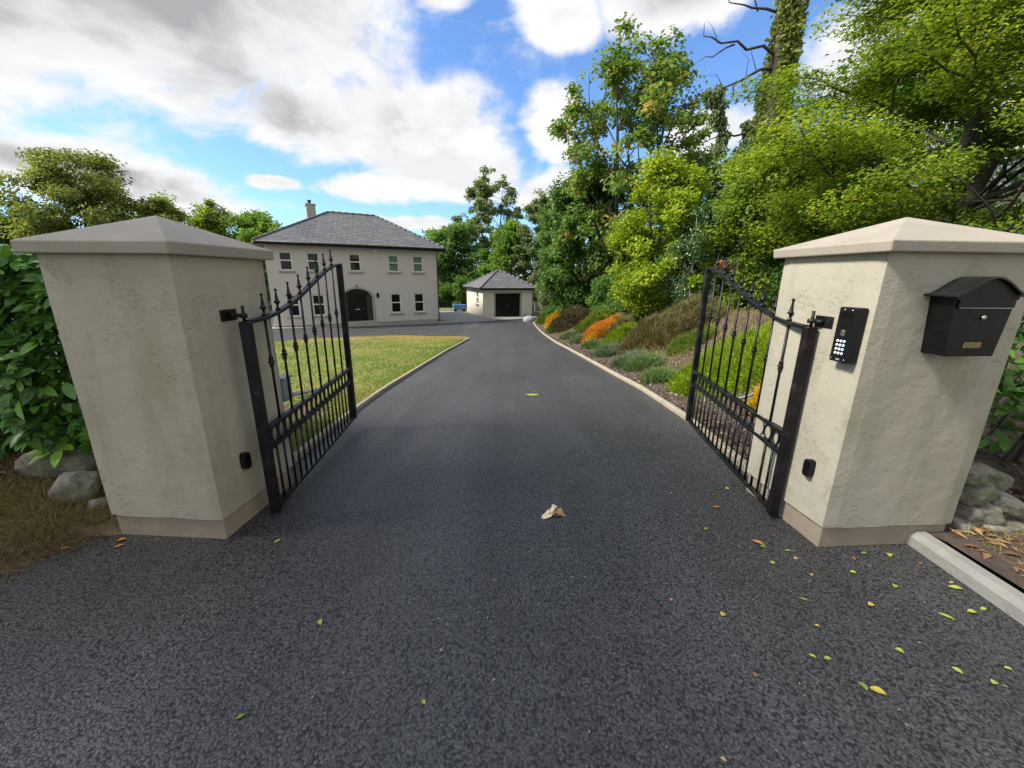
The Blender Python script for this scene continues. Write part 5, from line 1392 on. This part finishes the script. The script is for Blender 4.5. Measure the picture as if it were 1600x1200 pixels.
for (x, y, L, c, rz, asp, lab) in [
    (1.24, 2.74, .022, 'lime', .4, .6, 'tiny lime leaf lying farthest left of those below the right gate'),
    (1.71, 2.82, .035, 'lime', 2.2, .7, 'lime leaf lying close below the bottom rail of the right gate'),
    (1.56, 2.72, .030, 'rust', .2, .6, 'small rust leaf below the right gate beside a lime leaf'),
    (1.49, 2.54, .070, 'rust', -.3, .34, 'long rust orange leaf lying in front of the right gate'),
    (1.29, 2.28, .045, 'green', .5, .5, 'green leaf left of the orange leaf near the mailbox pillar corner'),
    (1.55, 2.14, .085, 'orange', -.8, .36, 'largest orange leaf, left of the mailbox pillar corner'),
    (1.56, 2.105, .040, 'green', -.5, .5, 'small green leaf tucked under the largest orange leaf'),
    (1.69, 2.07, .045, 'green', -.2, .4, 'narrow green leaf nearest the corner of the mailbox pillar'),
    (1.53, 1.96, .032, 'lime', .1, .8, 'rounded lime leaf below the largest orange leaf'),
    (1.69, 2.00, .040, 'tan', .3, .6, 'curled tan leaf in front of the mailbox pillar corner'),
    (1.69, 1.87, .022, 'yellow', .8, .7, 'small yellow leaf below the curled tan one'),
    (2.04, 2.01, .040, 'rust', 1.2, .5, 'rust leaf under the plinth of the mailbox pillar'),
    (2.14, 2.05, .055, 'green', .1, .4, 'flat green leaf against the plinth below the mailbox'),
    (2.28, 2.04, .045, 'lime', 1.0, .7, 'lime leaf beneath the mailbox, close to the plinth'),
    (2.40, 1.97, .030, 'rust', .5, .6, 'rust leaf nearest the end of the road kerb'),
    (1.94, 1.89, .040, 'lime', -.2, .6, 'lime leaf beside a pale scuff before the mailbox pillar'),
    (2.08, 1.79, .038, 'lime', .7, .7, 'lime leaf alone between the pillar and the road kerb'),
    (1.52, 1.69, .050, 'green', -.6, .28, 'thin dark green leaf pointing away from the pillar corner'),
    (1.84, 1.66, .036, 'yellow', .2, .8, 'yellow lobed leaf in the middle of the right foreground'),
    (2.40, 1.78, .075, 'lime', -.3, .36, 'long split lime leaf near the road kerb'),
    (2.42, 1.82, .035, 'tan', .3, .4, 'tan leaf tip behind the long split lime leaf'),
    (2.15, 1.59, .070, 'lime', -.9, .30, 'slim bright lime leaf left of the road kerb'),
    (2.31, 1.62, .045, 'lime', -.2, .6, 'lime leaf right of the slim bright one'),
    (2.39, 1.64, .040, 'lime', .2, .5, 'lime leaf hard against the road kerb'),
    (.83, 1.68, .020, 'orange', 1.0, .9, 'tiny orange leaf left of the yellow one on the open drive'),
    (1.05, 1.59, .032, 'yellow', .6, .9, 'yellow orange leaf alone on the open drive'),
    (1.47, 1.53, .026, 'yellow', -.4, .5, 'small yellow leaf tip in the right foreground'),
    (1.33, 1.37, .032, 'lime', -.9, .6, 'left one of the two lime leaves lying side by side'),
    (1.39, 1.36, .040, 'lime', .1, .5, 'right one of the two lime leaves lying side by side'),
    (1.74, 1.40, .036, 'lime', -.9, .8, 'lime leaf above the orange and green leaf pair'),
    (1.03, 1.28, .026, 'rust', .2, .8, 'rust speckled leaf in the near foreground'),
    (1.90, 1.31, .042, 'lime', -1.0, .6, 'lime leaf low at the right of the foreground'),
    (2.13, 1.32, .030, 'lime', -.6, .7, 'small lime leaf near the right edge of the picture'),
    (2.00, 1.26, .028, 'lime', .3, .9, 'round lime leaf lowest at the right edge'),
    (1.44, 1.24, .042, 'green', 1.9, .6, 'green half of the leaf pair in the right foreground'),
    (1.485, 1.22, .060, 'yellow', -.6, .5, 'golden half of the leaf pair in the right foreground'),
    (.74, .98, .024, 'tan', -.5, .6, 'tan leaf at the bottom edge of the picture'),
    (-1.44, 2.11, .050, 'lime', .9, .4, 'pale lime leaf in front of the streaked pillar corner'),
    (-.90, 1.52, .046, 'lime', -1.0, .55, 'pear shaped lime leaf in the left foreground'),
    (-1.00, 1.10, .036, 'green', .7, .5, 'bright green leaf nearest the bottom left'),
    (-.33, 1.16, .026, 'lime', -1.0, .6, 'small lime leaf at the bottom centre'),
    (-.30, 1.38, .018, 'tan', 0, .8, 'tiny tan leaf at the centre of the foreground'),
    (-2.40, 2.105, .060, 'orange', .5, .5, 'upper of two orange leaves at the foot of the streaked pillar'),
    (-2.36, 2.05, .060, 'orange', .8, .4, 'lower of two orange leaves at the foot of the streaked pillar'),
    (-2.66, 2.02, .055, 'orange', .3, .6, 'orange leaf at the edge of the verge by the asphalt')]:
    fallen(lab, x, y, L, c, rz, asp)
for (x, y, L, c, rz, lab) in [(-3.45, 2.72, .17, 'rust', .2, 'largest curled brown leaf lying on the verge below the hedge'), (-3.62, 2.52, .11, 'tan', .8, 'tan leaf lying on the verge left of the pale boulder'),
                              (-3.08, 2.62, .10, 'rust', 2.0, 'brown leaf resting above the pale boulder'), (-3.12, 2.02, .07, 'orange', 1.0, 'orange leaf on the grass at the left edge')]:
    o = fallen(lab, x, y, L, c, rz, .5, .35, z=float(verge_z(np.float64(x), np.float64(y)) - D(y)) + .03); o['group'] = 'leaves fallen on the verge'
# the big cream crumpled leaf: curled blades round a stalk
t = tag(empty('crumpled_leaf', (.30, 2.43, 0), .2), 'large crumpled cream coloured dead leaf in the middle of the drive', 'leaf', 'leaves fallen on the drive')
t.scale = (1.1, 1.1, 1.1)
for k, (dx, dy, dz, rz, tilt, L, ro) in enumerate([(-.035, -.012, .014, .25, -.1, .11, .35), (.01, .006, .040, .55, .15, .10, -.3), (.03, -.012, .018, -.45, .25, .105, .5), (-.005, .025, .03, 2.6, .2, .08, .4), (.0, -.02, .012, -.1, .05, .09, -.5)]):
    V = LV.copy(); V[:, 0] -= .5; V[:, 1] *= .95; V[:, 2] = V[:, 1] ** 2 * 2.3 + .12 * np.sin(6 * V[:, 0] + k) + .05 * np.sin(14 * V[:, 0] + 9 * V[:, 1]); V *= L
    me = np_mesh('lobe', V, LF_, None, True); me.materials.append(M['f_cream' if k % 4 != 2 else 'f_tan']); o = link('lobe', me, None, t)
    o.location = (dx, dy, dz); o.rotation_euler = (ro, tilt, rz)
# broken green sprig farther up the drive
t = tag(empty('fallen_sprig', (.30, 6.13, float(D(6.13))), .1), 'broken green leafy sprig lying in the middle of the drive', 'sprig', 'leaves fallen on the drive')
MB().tube([(-.10, 0, .008), (0, .01, .014), (.12, -.01, .008)], .003, 5).build('stem', M['bark'], t)
for k in range(9):
    V = LV.copy() * .075; me = np_mesh('leaf', V, LF_, None, True); me.materials.append(M['f_lime' if k % 2 else 'f_green']); o = link('leaf', me, None, t)
    o.location = (-.09 + .024 * k, .003 * (-1) ** k, .014); o.rotation_euler = (random.uniform(-.3, .3), -.15, .7 * (-1) ** k + random.uniform(-.2, .2))
t = tag(empty('fallen_sprig', (.93, 4.1, float(D(4.1))), 1.0), 'small dark broken twig lying before the right gate', 'sprig', 'leaves fallen on the drive')
MB().tube([(-.05, 0, .004), (0, .012, .006), (.06, 0, .004)], .0025, 5).build('stem', M['bark'], t)
for k in range(4):
    V = LV.copy() * .03; me = np_mesh('leaf', V, LF_, None, True); me.materials.append(M['f_green']); o = link('leaf', me, None, t); o.location = (-.04 + .024 * k, 0, .006); o.rotation_euler = (0, -.1, .8 * (-1) ** k)
# pale petals and grit scattered over the asphalt
n = 800
y = np.concatenate([1.0 + (rng.random(500) ** 1.2) * 7, 8 + rng.random(300) * 14]); u = rng.random(n)
x = np.where(y < 2.3, -2.3 + 4.8 * np.maximum(u, rng.random(n) * .95), np.clip(KR(y) - .1 - 3.9 * (rng.random(n) ** 1.6), -2.0, 5))
P = np.stack([x, y, D(y) + .003], 1)
V, F, r_ = leaf_cloud(P, .010, .6, rng.random(n), None, 0, .92, .6)
M['petal'] = leafmat('pale petals', [(0, (.16, .14, .06)), (.5, (.40, .38, .30)), (1, (.50, .48, .42))], .1, .8, .1, .7)
tag(link('fallen_petals', np_mesh('fallen_petals', V, F, r_), M['petal']), kind='stuff')
